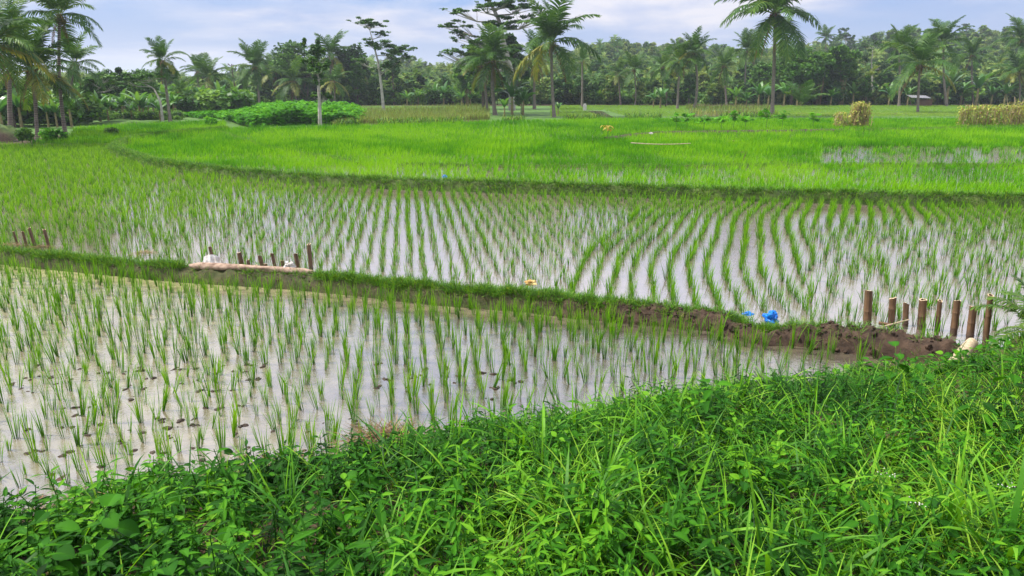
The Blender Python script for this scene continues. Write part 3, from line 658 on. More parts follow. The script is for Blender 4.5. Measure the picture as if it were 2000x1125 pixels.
crumple('plastic_bag', 566, 526, .22, 26, 18, M_white, 'knotted white plastic bag behind the right half of the log', 'plastic bag', 12)
crumple('paper_wrapper', 1036, 557, .20, 25, 13, M_yellow, 'torn yellow and cream wrapper lying on the grassy bund', 'wrapper', 21)
crumple('plastic_scrap', 1272, 262, .40, 8, 4, M_white, 'small white scrap on the brown soil ridge in the upper field', 'plastic scrap', 31)
# draped torn sack
def drape(px, py, zb, wpx, hpx, seed):
    b = G(px, py, zb); _, _, dep = proj(*b); w = wpx/FPX*dep; h = hpx/FPX*dep; a = Acc(); n = 26; m_ = 14
    U, Vv = np.meshgrid(np.linspace(0, 1, n), np.linspace(0, 1, m_)); H = h*(.55+.45*np.sin(U*2.6+.4)+.22*(fbm(U*7+seed, U*0)-.5))
    X = (U-.5)*w*(1+.25*(1-Vv)); Y = .07*np.sin(U*21+Vv*2)*(1-.4*Vv)*.5-.10*(1-Vv)+.03*np.sin(U*9); Z = H*Vv
    i = np.arange(X.size).reshape(X.shape); F = np.stack([i[:-1, :-1], i[:-1, 1:], i[1:, 1:], i[1:, :-1]], -1).reshape(-1, 4)
    a.add(np.stack([X, Y, Z], -1).reshape(-1, 3), F); a.add(np.stack([X, -Y*.6+.06, Z*.9], -1).reshape(-1, 3), F); o = link('torn_sack', a.mesh('torn_sack', M_white, True)); o.location = b; return o
tag(drape(416, 518, .22, 32, 22, 4), 'torn dirty white sack standing in folds at the left end of the log', 'sack')
# flat dry sticks on the right bund end
def stick(name, a0, a1, r0, label, cat='stick', mat=M_bamboo_pale, sag=.0):
    pts = np.linspace(np.array(a0), np.array(a1), 7); pts[:, 2] += sag*np.sin(np.linspace(0, 3.14, 7)); a = Acc(); tube(a, pts, np.linspace(r0, r0*.7, 7), 6, .3)
    return tag(link(name, a.mesh(name, mat, True)), label, cat)
s0 = G(1722, 642, .20); s1 = G(1774, 632, .20); s0[2] = .22; s1[2] = .25; stick('dry_stick', s0, s1, .012, 'pale flat stick lying on the soil before the short stakes')
s0 = G(1716, 634, .2); s1 = G(1748, 637, .2); s0[2] = .22; s1[2] = .21; stick('dead_stick', s0, s1, .022, 'dark rotten stick behind the pale one at the right bund end', mat=M_bamboo)
s0 = G(1232, 279, .5); s1 = G(1349, 280, .5); stick('lying_pole', s0, s1, .026, 'long pale pole lying across the rice in the upper field', 'pole', sag=-.05)
s0 = G(1449, 319, .2); s1 = P(1457, 300, s0[1]); stick('thin_stick', s0, s1, .018, 'single thin dark stick poking out of the upper rice', mat=M_bamboo)
s0 = G(850, 243, .2)
# straw and clod heaps on the bund far left
def heap(name, px, py, zb, wpx, label, cat, seed, n=160, mat=M_dead, L=.16, hgt=.06):
    b = G(px, py, zb); _, _, dep = proj(*b); w = wpx/FPX*dep/2; r = np.random.default_rng(seed); a = Acc()
    rr = np.sqrt(r.random(n))*w; an = r.uniform(0, 6.28, n); base = np.stack([rr*np.cos(an), rr*np.sin(an)*.6, hgt*(1-(rr/w)**2)+r.uniform(-.01, .02, n)], -1)
    ribbons(a, base, r.uniform(0, 6.28, n), L*r.uniform(.5, 1.2, n), .007, r.uniform(1.1, 1.6, n), r.uniform(1.5, 2.0, n), 3, r.random(n), .2)
    o = link(name, a.mesh(name, mat)); o.location = b; return tag(o, label, cat)
heap('straw_heap', 22, 484, .17, 50, 'dry straw heap around the thinnest sticks on the far left bund', 'straw', 1, 260)
heap('straw_heap', 78, 488, .17, 44, 'dry straw heap under the tallest thin stakes on the far left bund', 'straw', 2, 260)
heap('straw_heap', 282, 498, .17, 40, 'brown dry grass patch on the grassy bund between stakes and log', 'straw', 3, 160)
heap('straw_heap', 760, 875, .10, 150, 'tangle of dry reddish straw at the water edge of the near bank', 'straw', 4, 700, L=.3, hgt=.12)
heap('straw_heap', 1450, 300, .3, 18, 'small brown clod of straw right of the lying pole', 'straw', 5, 60, L=.3)
heap('straw_heap', 1518, 318, .25, 26, 'low brown straw clod on the faint bund in the upper rice', 'straw', 6, 80, L=.3)
heap('straw_heap', 1432, 277, .3, 26, 'brown straw clod in the upper rice below the row of seedlings', 'straw', 7, 80, L=.3)
heap('straw_heap', 1003, 276, .3, 18, 'faint straw clod in the middle of the upper rice field', 'straw', 8, 60, L=.3)

# crumbly clods and bits on the bare part of the bund
acc = Acc(); Xb, Yb, Zb = B1G; r = np.random.default_rng(77); n = 2200; i = r.integers(0, Xb.shape[0], n); j = (r.beta(1.3, 1.3, n)*(Xb.shape[1]-1)).astype(int); x, y, z = Xb[i, j], Yb[i, j], Zb[i, j]
k = (r.random(n) < np.clip((x-.1)*.6, .06, 1)) & (z > .0); x, y, z = x[k], y[k], z[k]; n = len(x)
import bmesh
bm = bmesh.new(); bmesh.ops.create_icosphere(bm, subdivisions=2, radius=1); CV = np.array([v.co[:] for v in bm.verts]); CF = np.array([[v.index for v in f.verts] for f in bm.faces]); bm.free()
for q in range(5):
    w = np.where(r.integers(5, size=n) == q)[0]; vv = CV*(1+.5*(vn(CV[:, 0]*2+q*7, CV[:, 1]*2+CV[:, 2]*1.7)-.5)+.3*(vn(CV[:, 0]*5+q, CV[:, 2]*5)-.5))[:, None]
    stamp(acc, (vv, {3: CF, 4: np.zeros((0, 4), int)}, np.zeros(len(CV))), np.stack([x[w]+r.normal(0, .02, len(w)), y[w]+r.normal(0, .02, len(w)), z[w]], -1), rrot0(len(w), r), (r.uniform(.008, .02, len(w))+.02*r.random(len(w))**4)[:, None]*np.array([1.3, 1, .7])[None])
o = link('soil_clods', acc.mesh('soil_clods', M_earth)); tag(o, 'crumbly dark soil clods on the bare right half of the bund', 'soil', kind='stuff')
acc = Acc(); n = 260; i = r.integers(0, Xb.shape[0], n); j = r.integers(3, Xb.shape[1]-3, n); x, y, z = Xb[i, j], Yb[i, j], Zb[i, j]; k = x > -.5; n = k.sum()
ribbons(acc, np.stack([x[k], y[k], z[k]+.01], -1), r.uniform(0, 6.28, n), r.uniform(.05, .22, n), .005, r.uniform(1.2, 1.6, n), r.uniform(1.5, 1.9, n), 3, r.random(n), .2)
o = link('loose_straw', acc.mesh('loose_straw', M_dead)); tag(o, 'loose dry straw bits scattered on the bare bund', 'straw', kind='stuff')

# ------------------------------------------------------------------ palms
def frond(seed, e0, e1, npair=34, p=1.3, ll=.27, w=.031, hang=.55, dead=False):
    r = np.random.default_rng(seed); a = Acc(); n = 15; s = np.linspace(0, 1, n); e = R(e0)+(R(e1)-R(e0))*s**p
    x = np.concatenate([[0], np.cumsum(np.cos((e[1:]+e[:-1])/2)/(n-1))]); z = np.concatenate([[0], np.cumsum(np.sin((e[1:]+e[:-1])/2)/(n-1))]); y = .05*r.normal()*s**2
    pts = np.stack([x, y, z], -1); tube(a, pts, np.linspace(.013, .003, n), 3, .8 if not dead else .4, cap=False)
    m = npair*2; sp = np.linspace(.13, 1, npair).repeat(2)+r.normal(0, .006, m); sp = np.clip(sp, .1, 1); sd_ = np.tile([-1, 1], npair)
    P0 = np.stack([np.interp(sp, s, pts[:, i]) for i in range(3)], -1); el = np.interp(sp, s, e); tg = np.stack([np.cos(el), 0*el, np.sin(el)], -1)
    nm = np.stack([-np.sin(el), 0*el, np.cos(el)], -1); side = np.stack([0*el, sd_, 0*el], -1)
    fw = np.interp(sp, [0, .6, 1], [.35, .7, 1.5])*r.uniform(.8, 1.2, m); d = side+tg*fw[:, None]+nm*(r.normal(.05, .12, m))[:, None]; d /= np.linalg.norm(d, axis=1)[:, None]
    L = ll*np.interp(sp, [.1, .3, .6, .9, 1], [.55, .95, 1, .6, .35])*r.uniform(.85, 1.1, m)
    down = np.array([0, 0, -1.]); hg = hang*r.uniform(.5, 1.4, m)
    rows = [P0]; cur = P0.copy(); dd = d.copy()
    for q in range(3):
        cur = cur+dd*(L/3)[:, None]; rows.append(cur); dd = dd+down*(hg*.55)[:, None]; dd /= np.linalg.norm(dd, axis=1)[:, None]
    wd = np.array([.7, 1, .75, .08])*w
    V = np.stack([np.stack([rows[q]-tg*wd[q]/2, rows[q]+tg*wd[q]/2], 1) for q in range(4)], 1).reshape(m, 8, 3)
    f = np.array([[2*i, 2*i+1, 2*i+3, 2*i+2] for i in range(3)]); F = (f[None]+(np.arange(m)*8)[:, None, None]).reshape(-1, 4)
    T = np.repeat(np.stack([np.full(m, .40)+r.normal(0, .1, m)+.07*q+.12*(sp > .9) for q in range(4)], 1), 2, 1).ravel(); a.add(V.reshape(-1, 3), F, np.clip(T, 0, 1)); return a
FR = {'up': [frond(i, 82-4*i, 38-6*i, hang=.35) for i in range(3)], 'mid': [frond(10+i, 58-6*i, -12-8*i) for i in range(3)],
      'low': [frond(20+i, 28-6*i, -48-6*i, hang=.7) for i in range(3)], 'down': [frond(30+i, -18-8*i, -80, hang=.5) for i in range(3)]}
FRM = {k: [a.mesh('frond', M_palm) for a in v] for k, v in FR.items()}
FRT = {k: [tmpl(a) for a in v] for k, v in FR.items()}
DEADF = [frond(40+i, -45-12*i, -86, 22, ll=.14, w=.03, hang=1.2, dead=True).mesh('dead_frond', M_dead) for i in range(3)]
# a yellowing variant for the oldest leaves
M_palm_y = leafmat('yellowing_palm_leaflet', [(0, (.05, .09, .012)), (.5, (.15, .20, .02)), (1, (.42, .32, .02))], .3, .5, .2)
FRY = [frond(50+i, 5-14*i, -66-6*i, hang=.7).mesh('yellow_frond', M_palm_y) for i in range(3)]
def ico_blob(acc, c, r, tint=.5, sq=1.25):
    k = 7; la = np.linspace(-1.4, 1.4, 6); rows = [np.stack([np.cos(l)*np.cos(np.arange(k)*6.283/k)*r, np.cos(l)*np.sin(np.arange(k)*6.283/k)*r, np.full(k, math.sin(l)*r*sq)], -1)+c for l in la]
    acc.add(np.concatenate(rows), [[i*k+j, i*k+(j+1) % k, (i+1)*k+(j+1) % k, (i+1)*k+j] for i in range(5) for j in range(k)], tint)
na = Acc(); rr_ = random.Random(3)
for i in range(11):
    an = i*2.4; ico_blob(na, np.array([math.cos(an)*.26, math.sin(an)*.26, -.25-rr_.random()*.4]), .13)
nut_me = na.mesh('coconut_cluster', M_nut, True)
sa = Acc()
ribbons(sa, np.stack([np.cos(np.arange(26)*.9)*.13, np.sin(np.arange(26)*.9)*.13, np.linspace(-.1, .15, 26)], -1), np.arange(26)*.9, rng.uniform(.5, 1.5, 26), .10, rng.uniform(1.4, 2.4, 26), 3.1, 4, rng.random(26))
skirt_me = sa.mesh('dead_sheath', M_dead)
def palm(bx, by, cx, cy, Rpx, label, ups=5, mids=7, lows=7, downs=3, yel=2, dead=2, nuts=True, trunk=True, zb=.12, tw=1.0, Y=None, group=None, seed=None, name='coconut_palm', sheath=True, dY=0, az0=None, extra=None):
    seed = seed if seed is not None else int(bx*7+cy*3) & 0xffff; r = random.Random(seed)
    b = G(bx, by, zb) if Y is None else P(bx, by, Y)
    _, _, dep = proj(*b); top = P(cx, cy, b[1]+dY); Rw = Rpx/FPX*dep*1.12
    t = thing(name, label, 'palm tree', tuple(b), 0, group); tp = top-b; H = max(tp[2], .1)
    if trunk:
        n = 12; s = np.linspace(0, 1, n); bow = r.uniform(-.05, .05)*H
        pts = np.stack([tp[0]*s+bow*np.sin(s*math.pi)*(1 if tp[0] > 0 else -1), tp[1]*s+.5*bow*np.sin(s*math.pi), -.3+(H+.3)*s], -1)
        rad = (.11+.009*H)*tw*np.interp(s, [0, .06, .15, 1], [1.5, 1.1, .85, .62]); a = Acc(); tube(a, pts, rad*(1+np.array([r.uniform(-.04, .04) for _ in s])), 9, .5)
        link('trunk', a.mesh('trunk', M_ptrunk, True), t)
    g = 2.39996; az = r.uniform(0, 6.28) if az0 is None else az0
    for kind, cnt in (('up', ups), ('mid', mids), ('low', lows), ('down', downs)):
        for i in range(cnt):
            az += g+r.uniform(-.25, .25); y_ = kind in ('low', 'down') and r.random() < .6*yel/max(1, lows+downs)
            me = FRY[r.randrange(3)] if y_ else FRM[kind][r.randrange(3)]; o = link('frond', me, t); s_ = Rw*r.uniform(.85, 1.12)
            o.location = tp+np.array([math.cos(az)*.12, math.sin(az)*.12, {'up': .12, 'mid': .05, 'low': -.03, 'down': -.12}[kind]]); o.scale = (s_,)*3
            o.rotation_euler = (r.uniform(-.25, .25), r.uniform(-.12, .12), az)
    for (azd, kind, s_) in (extra or []):
        o = link('frond', FRM[kind][r.randrange(3)], t); o.location = tp; o.scale = (Rw*s_,)*3; o.rotation_euler = (0, 0, azd)
    for i in range(dead):
        o = link('dead_frond', DEADF[i % 3], t); a_ = r.uniform(0, 6.28); s_ = Rw*r.uniform(.6, .9); o.location = tp+np.array([0, 0, -.15]); o.scale = (s_,)*3; o.rotation_euler = (0, 0, a_)
    if nuts: o = link('coconut_cluster', nut_me, t); o.location = tp; s_ = max(.7, min(1.15, Rw/4)); o.scale = (s_,)*3; o.rotation_euler = (0, 0, r.uniform(0, 6))
    if sheath and trunk: o = link('dead_sheath', skirt_me, t); o.location = tp; o.scale = (min(1.1, Rw/4),)*3
    return t
palm(1003+505, 230, 1514, 26, 96, 'tall coconut palm alone before the back fields, crown cut by the top of the photo', 3, 5, 6, 6, 0, 3, dY=.5, tw=1.0, az0=1.1, seed=11, extra=[(3.3, 'mid', 1.05), (3.6, 'low', 1.1), (6.1, 'mid', 1.0), (6.2, 'low', .75), (4.71, 'down', .95), (5.0, 'down', 1.1)])
palm(1083, 230, 1077, 82, 84, 'large coconut palm with wide crown and orange lower fronds in the central clump', 6, 7, 7, 3, 5, 1, seed=5)
palm(968, 226, 962, 118, 64, 'stout coconut palm with shaggy dead skirt at the left of the central clump', 7, 8, 9, 5, 2, 6, seed=6, tw=1.5)
palm(1044, 214, 1046, 112, 50, 'coconut palm half hidden between the two big palms of the central clump', 4, 6, 6, 4, 3, 5, seed=7, tw=1.3)
palm(952, 222, 940, 128, 44, 'leaning slim trunked palm at the left edge of the central clump', 3, 5, 6, 3, 2, 3, seed=8)
palm(1137, 210, 1137, 118, 24, 'slim palm with small ragged crown just right of the central clump', 3, 4, 4, 4, 2, 1, nuts=False, seed=9)
palm(72, 270, 66, 134, 88, 'bushy palm with low spreading crown on the raised bank at far left', 7, 9, 9, 4, 4, 5, seed=12, tw=.85)
palm(128, 266, 117, 28, 72, 'tall slim coconut palm rising above the bushy one at far left', 4, 7, 6, 3, 1, 2, tw=.7, seed=13)
palm(-30, 285, -22, 88, 98, 'palm at the left edge of the photo with yellowing fronds hanging into view', 6, 8, 9, 5, 7, 2, seed=14)
palm(108, 240, 146, 122, 55, 'coconut palm leaning right behind the two far left palms', 4, 6, 7, 3, 1, 2, seed=15, tw=.8)
palm(20, 262, 22, 64, 66, 'dark upper palm behind the fronds at the top left corner', 5, 7, 7, 3, 1, 2, seed=16)
palm(333, 238, 318, 118, 42, 'coconut palm leaning left with pale trunk at the end of the banana row', 5, 6, 6, 4, 1, 3, seed=17, tw=.9)
palm(356, 224, 352, 178, 26, 'short palm with hanging dry fronds right of the pale trunk', 4, 5, 4, 3, 2, 3, seed=18)
palm(414, 214, 408, 150, 42, 'palm with drooping crown left of the dark leaning pole', 5, 6, 7, 3, 1, 2, seed=19)
palm(395, 211, 386, 140, 34, 'palm peeping up behind the drooping one left of the dark pole', 4, 5, 5, 2, 1, 1, seed=20)
palm(507, 210, 497, 130, 46, 'palm with tall upright crown just right of the dark leaning pole', 7, 6, 8, 4, 1, 3, seed=21)
palm(550, 205, 540, 140, 38, 'dark palm behind the cassava hedge, second right of the pole', 5, 6, 6, 3, 1, 2, seed=22)
palm(577, 207, 574, 158, 44, 'palm with pale arching fronds above the middle of the cassava hedge', 4, 7, 8, 4, 1, 3, seed=23)
palm(596, 206, 604, 146, 36, 'palm close left of the slim white trunked tree', 4, 6, 6, 3, 1, 2, seed=24)
palm(648, 206, 646, 108, 44, 'high palm with ragged upright fronds behind the slim white trunked tree', 6, 5, 6, 3, 2, 2, seed=25)
palm(653, 208, 652, 158, 34, 'low yellow green palm between the white trunk and the flat topped tree', 3, 6, 5, 3, 6, 1, seed=26)
palm(700, 205, 692, 140, 40, 'palm with brown hanging fronds just left of the flat topped tree', 4, 5, 7, 4, 3, 4, seed=27)
palm(1240, 207, 1238, 136, 32, 'lone slim palm between the clump and the pair of shaggy trunks', 5, 5, 6, 3, 1, 2, seed=28, tw=.8)
palm(1213, 206, 1208, 144, 30, 'palm half behind bushes left of the lone slim palm', 4, 5, 6, 3, 1, 2, seed=29)
palm(1323, 214, 1328, 118, 36, 'left palm of the pair with shaggy dark trunk', 6, 5, 7, 5, 1, 6, seed=30, tw=1.1)
palm(1356, 214, 1356, 102, 40, 'right palm of the shaggy pair, slightly taller with dead skirt', 6, 5, 7, 5, 1, 5, seed=31, tw=1.1)
palm(1300, 208, 1296, 130, 34, 'palm just left of the shaggy pair behind a banana plant', 4, 6, 6, 3, 1, 2, seed=32)
palm(1455, 203, 1458, 98, 38, 'tall slim palm left of the tall lone palm, dark forest behind', 6, 6, 7, 3, 0, 1, seed=33, tw=.8)
palm(1420, 206, 1414, 128, 34, 'grey green palm between the shaggy pair and the tall slim palm', 5, 6, 6, 3, 0, 1, seed=34)
palm(1793, 221, 1797, 126, 66, 'large coconut palm with sweeping yellowish fronds before the white shed roof', 5, 6, 6, 3, 3, 1, seed=35)
palm(1756, 208, 1755, 92, 40, 'palm behind left of the large sweeping palm', 6, 6, 6, 3, 1, 1, seed=36)
palm(1850, 208, 1843, 82, 46, 'high palm right of the sweeping palm with windblown top', 5, 6, 6, 3, 3, 1, seed=37)
palm(1902, 205, 1899, 108, 34, 'dark palm in the forest edge between the windblown palm and the right edge', 5, 6, 6, 3, 0, 1, seed=38)
palm(1990, 208, 1990, 140, 42, 'yellow green palm at the right edge of the photo', 5, 6, 7, 3, 5, 1, seed=39)
palm(2006, 206, 1998, 78, 46, 'dark tall palm cut by the right edge above the yellow one', 5, 7, 7, 3, 0, 1, seed=40)
palm(1565, 214, 1565, 205, 44, 'young stemless palm with upright fronds right of the tall lone palm', 5, 4, 0, 0, 1, 0, nuts=False, trunk=False, seed=41)
palm(2050, 668, 2046, 650, 100, 'young palm at the right edge with narrow fronds over the water', 6, 9, 5, 0, 0, 0, nuts=False, trunk=False, seed=42, zb=.35)

# ------------------------------------------------------------------ broadleaf trees
quadT = (np.array([[-.5, -.28, 0], [.5, -.28, .0], [.5, .28, 0], [-.5, .28, 0], [0, -.34, .12], [0, .34, .12]]), {4: np.array([[0, 4, 5, 3], [4, 1, 2, 5]]), 3: np.zeros((0, 3), int)}, np.full(6, .5))
def rrot(n, r, up=.8):
    az = r.uniform(0, 6.28, n); tl = np.abs(r.normal(0, up, n)); sp = r.uniform(0, 6.28, n); return mrz(az) @ mry(tl) @ mrz(sp)
def cloud(acc, blobs, n, size, r, up=.8, shell=.45, dt=.25, gap=.42):
    B = np.array(blobs, float); vol = B[:, 3]*B[:, 4]+B[:, 3]*B[:, 5]; k = r.choice(len(B), n, p=vol/vol.sum())
    d = r.normal(size=(n, 3)); d /= np.linalg.norm(d, axis=1)[:, None]; rad = shell+(1-shell)*r.random(n)**.6
    p = B[k, :3]+d*rad[:, None]*B[k, 3:6]
    q = fbm(p[:, 0]*1.3+p[:, 2], p[:, 1]*1.3-p[:, 2]*.8) > gap-.12*(d[:, 2] > 0); p = p[q]; k = k[q]; d = d[q]
    bt_ = r.normal(0, dt*.5, len(B)); T = bt_[k]+r.normal(0, dt*.5, len(p))+.0*d[:, 2]
    stamp(acc, quadT, p, rrot(len(p), r, up), size*r.uniform(.6, 1.3, len(p)), T)
def broad_blobs(r, H, W, n=16, z0=.3, wide=1):
    out = []
    for i in range(n):
        t = (i+.5)/n; z = H*(z0+(1-z0)*t*.93); rad = W*math.sin(min(1, .25+t*.95)*math.pi*.86+.1)**.7*.55*(r.uniform(.5, 1.1)); an = i*2.4+r.uniform(-.4, .4)
        s = W*r.uniform(.20, .34); out.append((math.cos(an)*rad, math.sin(an)*rad, z, s*wide, s*wide, s*r.uniform(.55, .8)))
    return out
def limbs(acc, blobs, H, r, rad=.18, z1=.75, pick=9):
    n = 8; s = np.linspace(0, 1, n); wx, wy = r.uniform(-.3, .3), r.uniform(-.3, .3)
    pts = np.stack([wx*s**2+.08*np.sin(s*6), wy*s**2, -.3+(H*z1+.3)*s], -1); tube(acc, pts, rad*np.linspace(1.2, .3, n), 7, .5)
    for b in random.Random(int(H*99)).sample(blobs, min(pick, len(blobs))):
        st = pts[min(n-2, max(2, int(b[2]/H/z1*n*.65)))]; e = np.array(b[:3]); m_ = (st+e)/2+np.array([0, 0, -.06*H]); tube(acc, [st, m_, e], [rad*.4, rad*.25, rad*.08], 5, .5)
BT = []
for i in range(10):
    r = np.random.default_rng(900+i); H = 8; W = [3.2, 4.2, 2.4, 3.6, 5.0][i % 5]; bl = broad_blobs(r, H, W, [16, 20, 12, 18, 22][i % 5], [.3, .4, .15, .25, .45][i % 5])
    c = Acc(); cloud(c, bl, 3600, .36, r); t_ = Acc(); limbs(t_, bl, H, r)
    BT.append((t_, c, [t_.mesh('trunk', M) for M in (M_btrunk, M_wtrunk)], [c.mesh('crown', M) for M in (M_tree, M_tree2)]))
def tree(bx, by, topy, wsc, label, proto=0, bright=0, pale=0, zb=.12, group=None, Y=None, name='broadleaf_tree', lean=0, rz=None):
    topy += 26 if (1150 < bx < 1470 or bx > 1650) and topy < 140 and name == 'broadleaf_tree' else 0
    b = G(bx, by, zb) if Y is None else P(bx, by, Y); top = P(bx, topy, b[1]); h = (top[2]-b[2])/8.0
    t = thing(name, label, 'tree', tuple(b), random.uniform(0, 6.28) if rz is None else rz, group)
    for nm, me in (('trunk', BT[proto][2][pale]), ('crown', BT[proto][3][bright])):
        o = link(nm, me, t); o.scale = (h*wsc, h*wsc, h)
    return t
tree(575, 205, 88, 1.0, 'round dark tree rising behind the palms above the cassava hedge', 4)
tree(690, 205, 92, 1.1, 'broad dark tree between the ragged palm and the flat topped tree', 1)
tree(700, 206, 120, .8, 'bright green leafy tree just left of the flat topped tree trunk', 3, 1)
tree(770, 206, 100, .8, 'tall dark tree behind the flat topped tree', 2)
tree(945, 214, 66, 1.0, 'dark leafy tree filling the back of the central clump', 0)
tree(1000, 214, 60, 1.0, 'tall dark green tree behind the big palms of the central clump', 2)
tree(1018, 224, 172, .9, 'dark shrubby tree at the foot of the central clump', 1)
tree(1135, 206, 150, 1.1, 'low dark bush tree behind the slim palm', 1)
tree(1165, 204, 158, 1.2, 'spreading dark tree at the edge of the pale green back field', 4)
tree(1280, 205, 130, .9, 'mid green tree behind the banana plants left of the shaggy palms', 3)
tree(1345, 208, 140, .8, 'dark green tree right behind the shaggy pair of palms', 0)
tree(1300, 210, 150, .7, 'leafy tree close left of the shaggy pair', 2, 1)
tree(1390, 205, 138, 1.0, 'olive green tree between shaggy palms and the grey green palm', 1)
tree(1480, 205, 120, .9, 'dark tree left of the tall lone palm trunk', 3)
tree(1545, 206, 98, 1.1, 'big dense bright green tree right of the tall lone palm', 4, 1)
tree(1590, 205, 104, 1.0, 'tall rounded bright green tree with light top left of the bamboo clumps', 1, 1)
tree(1640, 205, 92, 1.0, 'green tree behind the bamboo clumps on the right', 3, 1)
tree(1685, 206, 120, .9, 'green tree right of the bamboo clumps', 0, 1)
tree(1720, 206, 110, .9, 'mid green tree left of the large sweeping palm', 3)
tree(1790, 205, 130, 1.2, 'dense tree directly behind the large sweeping palm', 4)
tree(1830, 205, 128, 1.0, 'tree behind the shed, right of the sweeping palm', 1)
tree(1880, 205, 138, 1.1, 'wide low tree above the banana plants on the right', 4, 1)
tree(1935, 206, 128, 1.0, 'green tree left of the yellow green palm at right', 3)
tree(1970, 205, 120, 1.0, 'dark tree behind the yellow green palm at right', 0)
tree(246, 225, 128, .8, 'dark tree with dense rounded crown behind the banana row', 2)
tree(215, 226, 140, .9, 'tree left of the dense rounded crown behind the banana row', 1)
tree(285, 224, 140, .9, 'tree just left of the leaning pale trunked palm', 4)
tree(180, 232, 150, .9, 'low tree right beside the far left palms', 3)
tree(440, 212, 160, 1.1, 'low tree behind the drooping palm left of the pole', 1)
tree(130, 236, 150, .8, 'dark tree between the two leaning far left trunks', 0)
tree(30, 245, 150, .9, 'mid green tree under the fronds at far left', 3)
tree(-10, 245, 130, .9, 'leafy tree at the very left edge behind the bank', 1)
tree(612, 205, 140, .9, 'dark tree right behind the slim white trunk', 4)
tree(735, 206, 150, 1.0, 'shadowy tree right beneath the flat topped tree', 1)
tree(800, 204, 150, .9, 'tree at the left end of the reed field', 3)
tree(870, 205, 148, .9, 'dark tree left of the central clump above the reeds', 0)
tree(905, 207, 158, 1.0, 'low bushy bamboo like tree left of the central clump', 4, 1)
tree(322, 205, 110, .5, 'thin dark tree behind the leaning palm crown', 2)
for i, px in enumerate([470, 525, 565, 588, 630, 672, 718, 748]):
    tree(px+random.uniform(-6, 6), 203, random.uniform(118, 158), random.uniform(.9, 1.25), 'dark tree in the shadowy rank directly behind the cassava hedge palms', i % 5, group='trees behind the cassava hedge palms')
for i, px in enumerate([1060, 1095, 1195, 1225, 1262, 1375, 1440, 1505, 1570, 1612, 1662, 1702, 1745, 1768, 1815, 1860, 1915, 1955, 2010]):
    tree(px+random.uniform(-6, 6), random.uniform(199, 203), random.uniform(150, 176), random.uniform(1.0, 1.6), 'tree in the front rank of the forest edge behind the pale back fields', i % 5, i % 3 == 0, group='front rank of the forest edge')
# flat topped trees with layered pads
def padtree(bx, by, trunk, pads, label, zb=.12, leaf=.22, n=3200, rad=.14, mat=M_tree, Y=None, tm=M_wtrunk, seed=1, name='flat_topped_tree', sq=.55):
    r = np.random.default_rng(seed); b = G(bx, by, zb) if Y is None else P(bx, by, Y); _, _, dep = proj(*b); k_ = dep/FPX
    t = thing(name, label, 'tree', tuple(b)); pts = [np.array([0, 0, -.2])]+[P(x, y, b[1]+dy)-b for x, y, dy in trunk]
    s = np.linspace(0, len(pts)-1, len(pts)*3); pp = np.stack([np.interp(s, range(len(pts)), np.array(pts)[:, i]) for i in range(3)], -1)
    a = Acc(); tube(a, pp, rad*np.linspace(1.25, .25, len(pp)), 8, .5); bl = []
    for (x, y, w, h) in pads:
        dy = r.uniform(-1, 1)*w*k_*.7; c = P(x, y, b[1]+dy)-b
        below = [q for q in pp if q[2] < c[2]-.15*abs(c[0]-q[0])-.2]; st = below[-1] if below else pp[len(pp)//2]
        mdl = (st*.45+c*.55)+np.array([0, 0, -.12*np.linalg.norm(c-st)]); tube(a, [st, mdl, c], [rad*.38, rad*.24, rad*.08], 5, .5)
        for j in range(9):
            e = c+np.array([r.normal(0, .55)*w*k_, r.normal(0, .5)*w*k_, r.uniform(-.7, .9)*h*k_]); tube(a, [mdl, (mdl+e)/2+[0, 0, -.05], e], [rad*.16, rad*.1, rad*.04], 4, .5)
            bl.append((e[0], e[1], e[2], w*k_*r.uniform(.2, .42), w*k_*.34, h*k_*sq*.55))
        bl.append((c[0], c[1], c[2]+.1, w*k_*.4, w*k_*.4, h*k_*sq*.5))
    link('trunk', a.mesh('trunk', tm, True), t); c = Acc(); cloud(c, bl, int(n*1.7), leaf*.68, r, up=.6, shell=.05, gap=.44); link('crown', c.mesh('crown', mat), t); return t
padtree(750, 221, [(745, 170, 0), (738, 120, .2), (728, 80, .3), (722, 58, .3)],
        [(712, 42, 22, 7), (728, 50, 24, 7), (745, 66, 18, 6), (735, 90, 34, 12), (722, 84, 18, 8), (765, 105, 26, 10), (786, 96, 22, 9), (755, 130, 26, 12), (792, 110, 16, 8), (700, 118, 18, 9)],
        'slender pale trunked tree with flat layered crown standing out against the sky', n=7500, seed=3, leaf=.2)
padtree(625, 248, [(624, 200, 0), (622, 160, .1), (618, 120, .1), (614, 92, .1)],
        [(612, 95, 16, 16), (622, 112, 16, 16), (608, 125, 14, 14), (620, 140, 15, 14), (616, 155, 14, 10), (634, 188, 12, 7), (612, 186, 8, 6)],
        'slim white trunked tree with narrow green crown in front of the cassava hedge', n=4600, seed=4, leaf=.2, rad=.12, mat=M_tree2, sq=.8)
padtree(1000, 212, [(1000, 150, 0), (985, 90, .5), (975, 40, .6), (955, 0, .6), (945, -30, .6)],
        [(880, 48, 26, 7), (895, 22, 26, 7), (905, 70, 26, 10), (890, 100, 26, 8), (935, 12, 26, 9), (985, 8, 40, 9), (1025, 12, 36, 10), (960, 50, 34, 12), (930, 85, 26, 14), (1000, 45, 30, 12), (1045, 40, 26, 12), (915, 110, 18, 8), (1010, -25, 46, 14), (940, -25, 34, 12), (872, 105, 14, 5)],
        'wide flat layered tree towering behind the central palm clump, cut by the top edge', n=15000, seed=5, leaf=.24, rad=.3, Y=78)
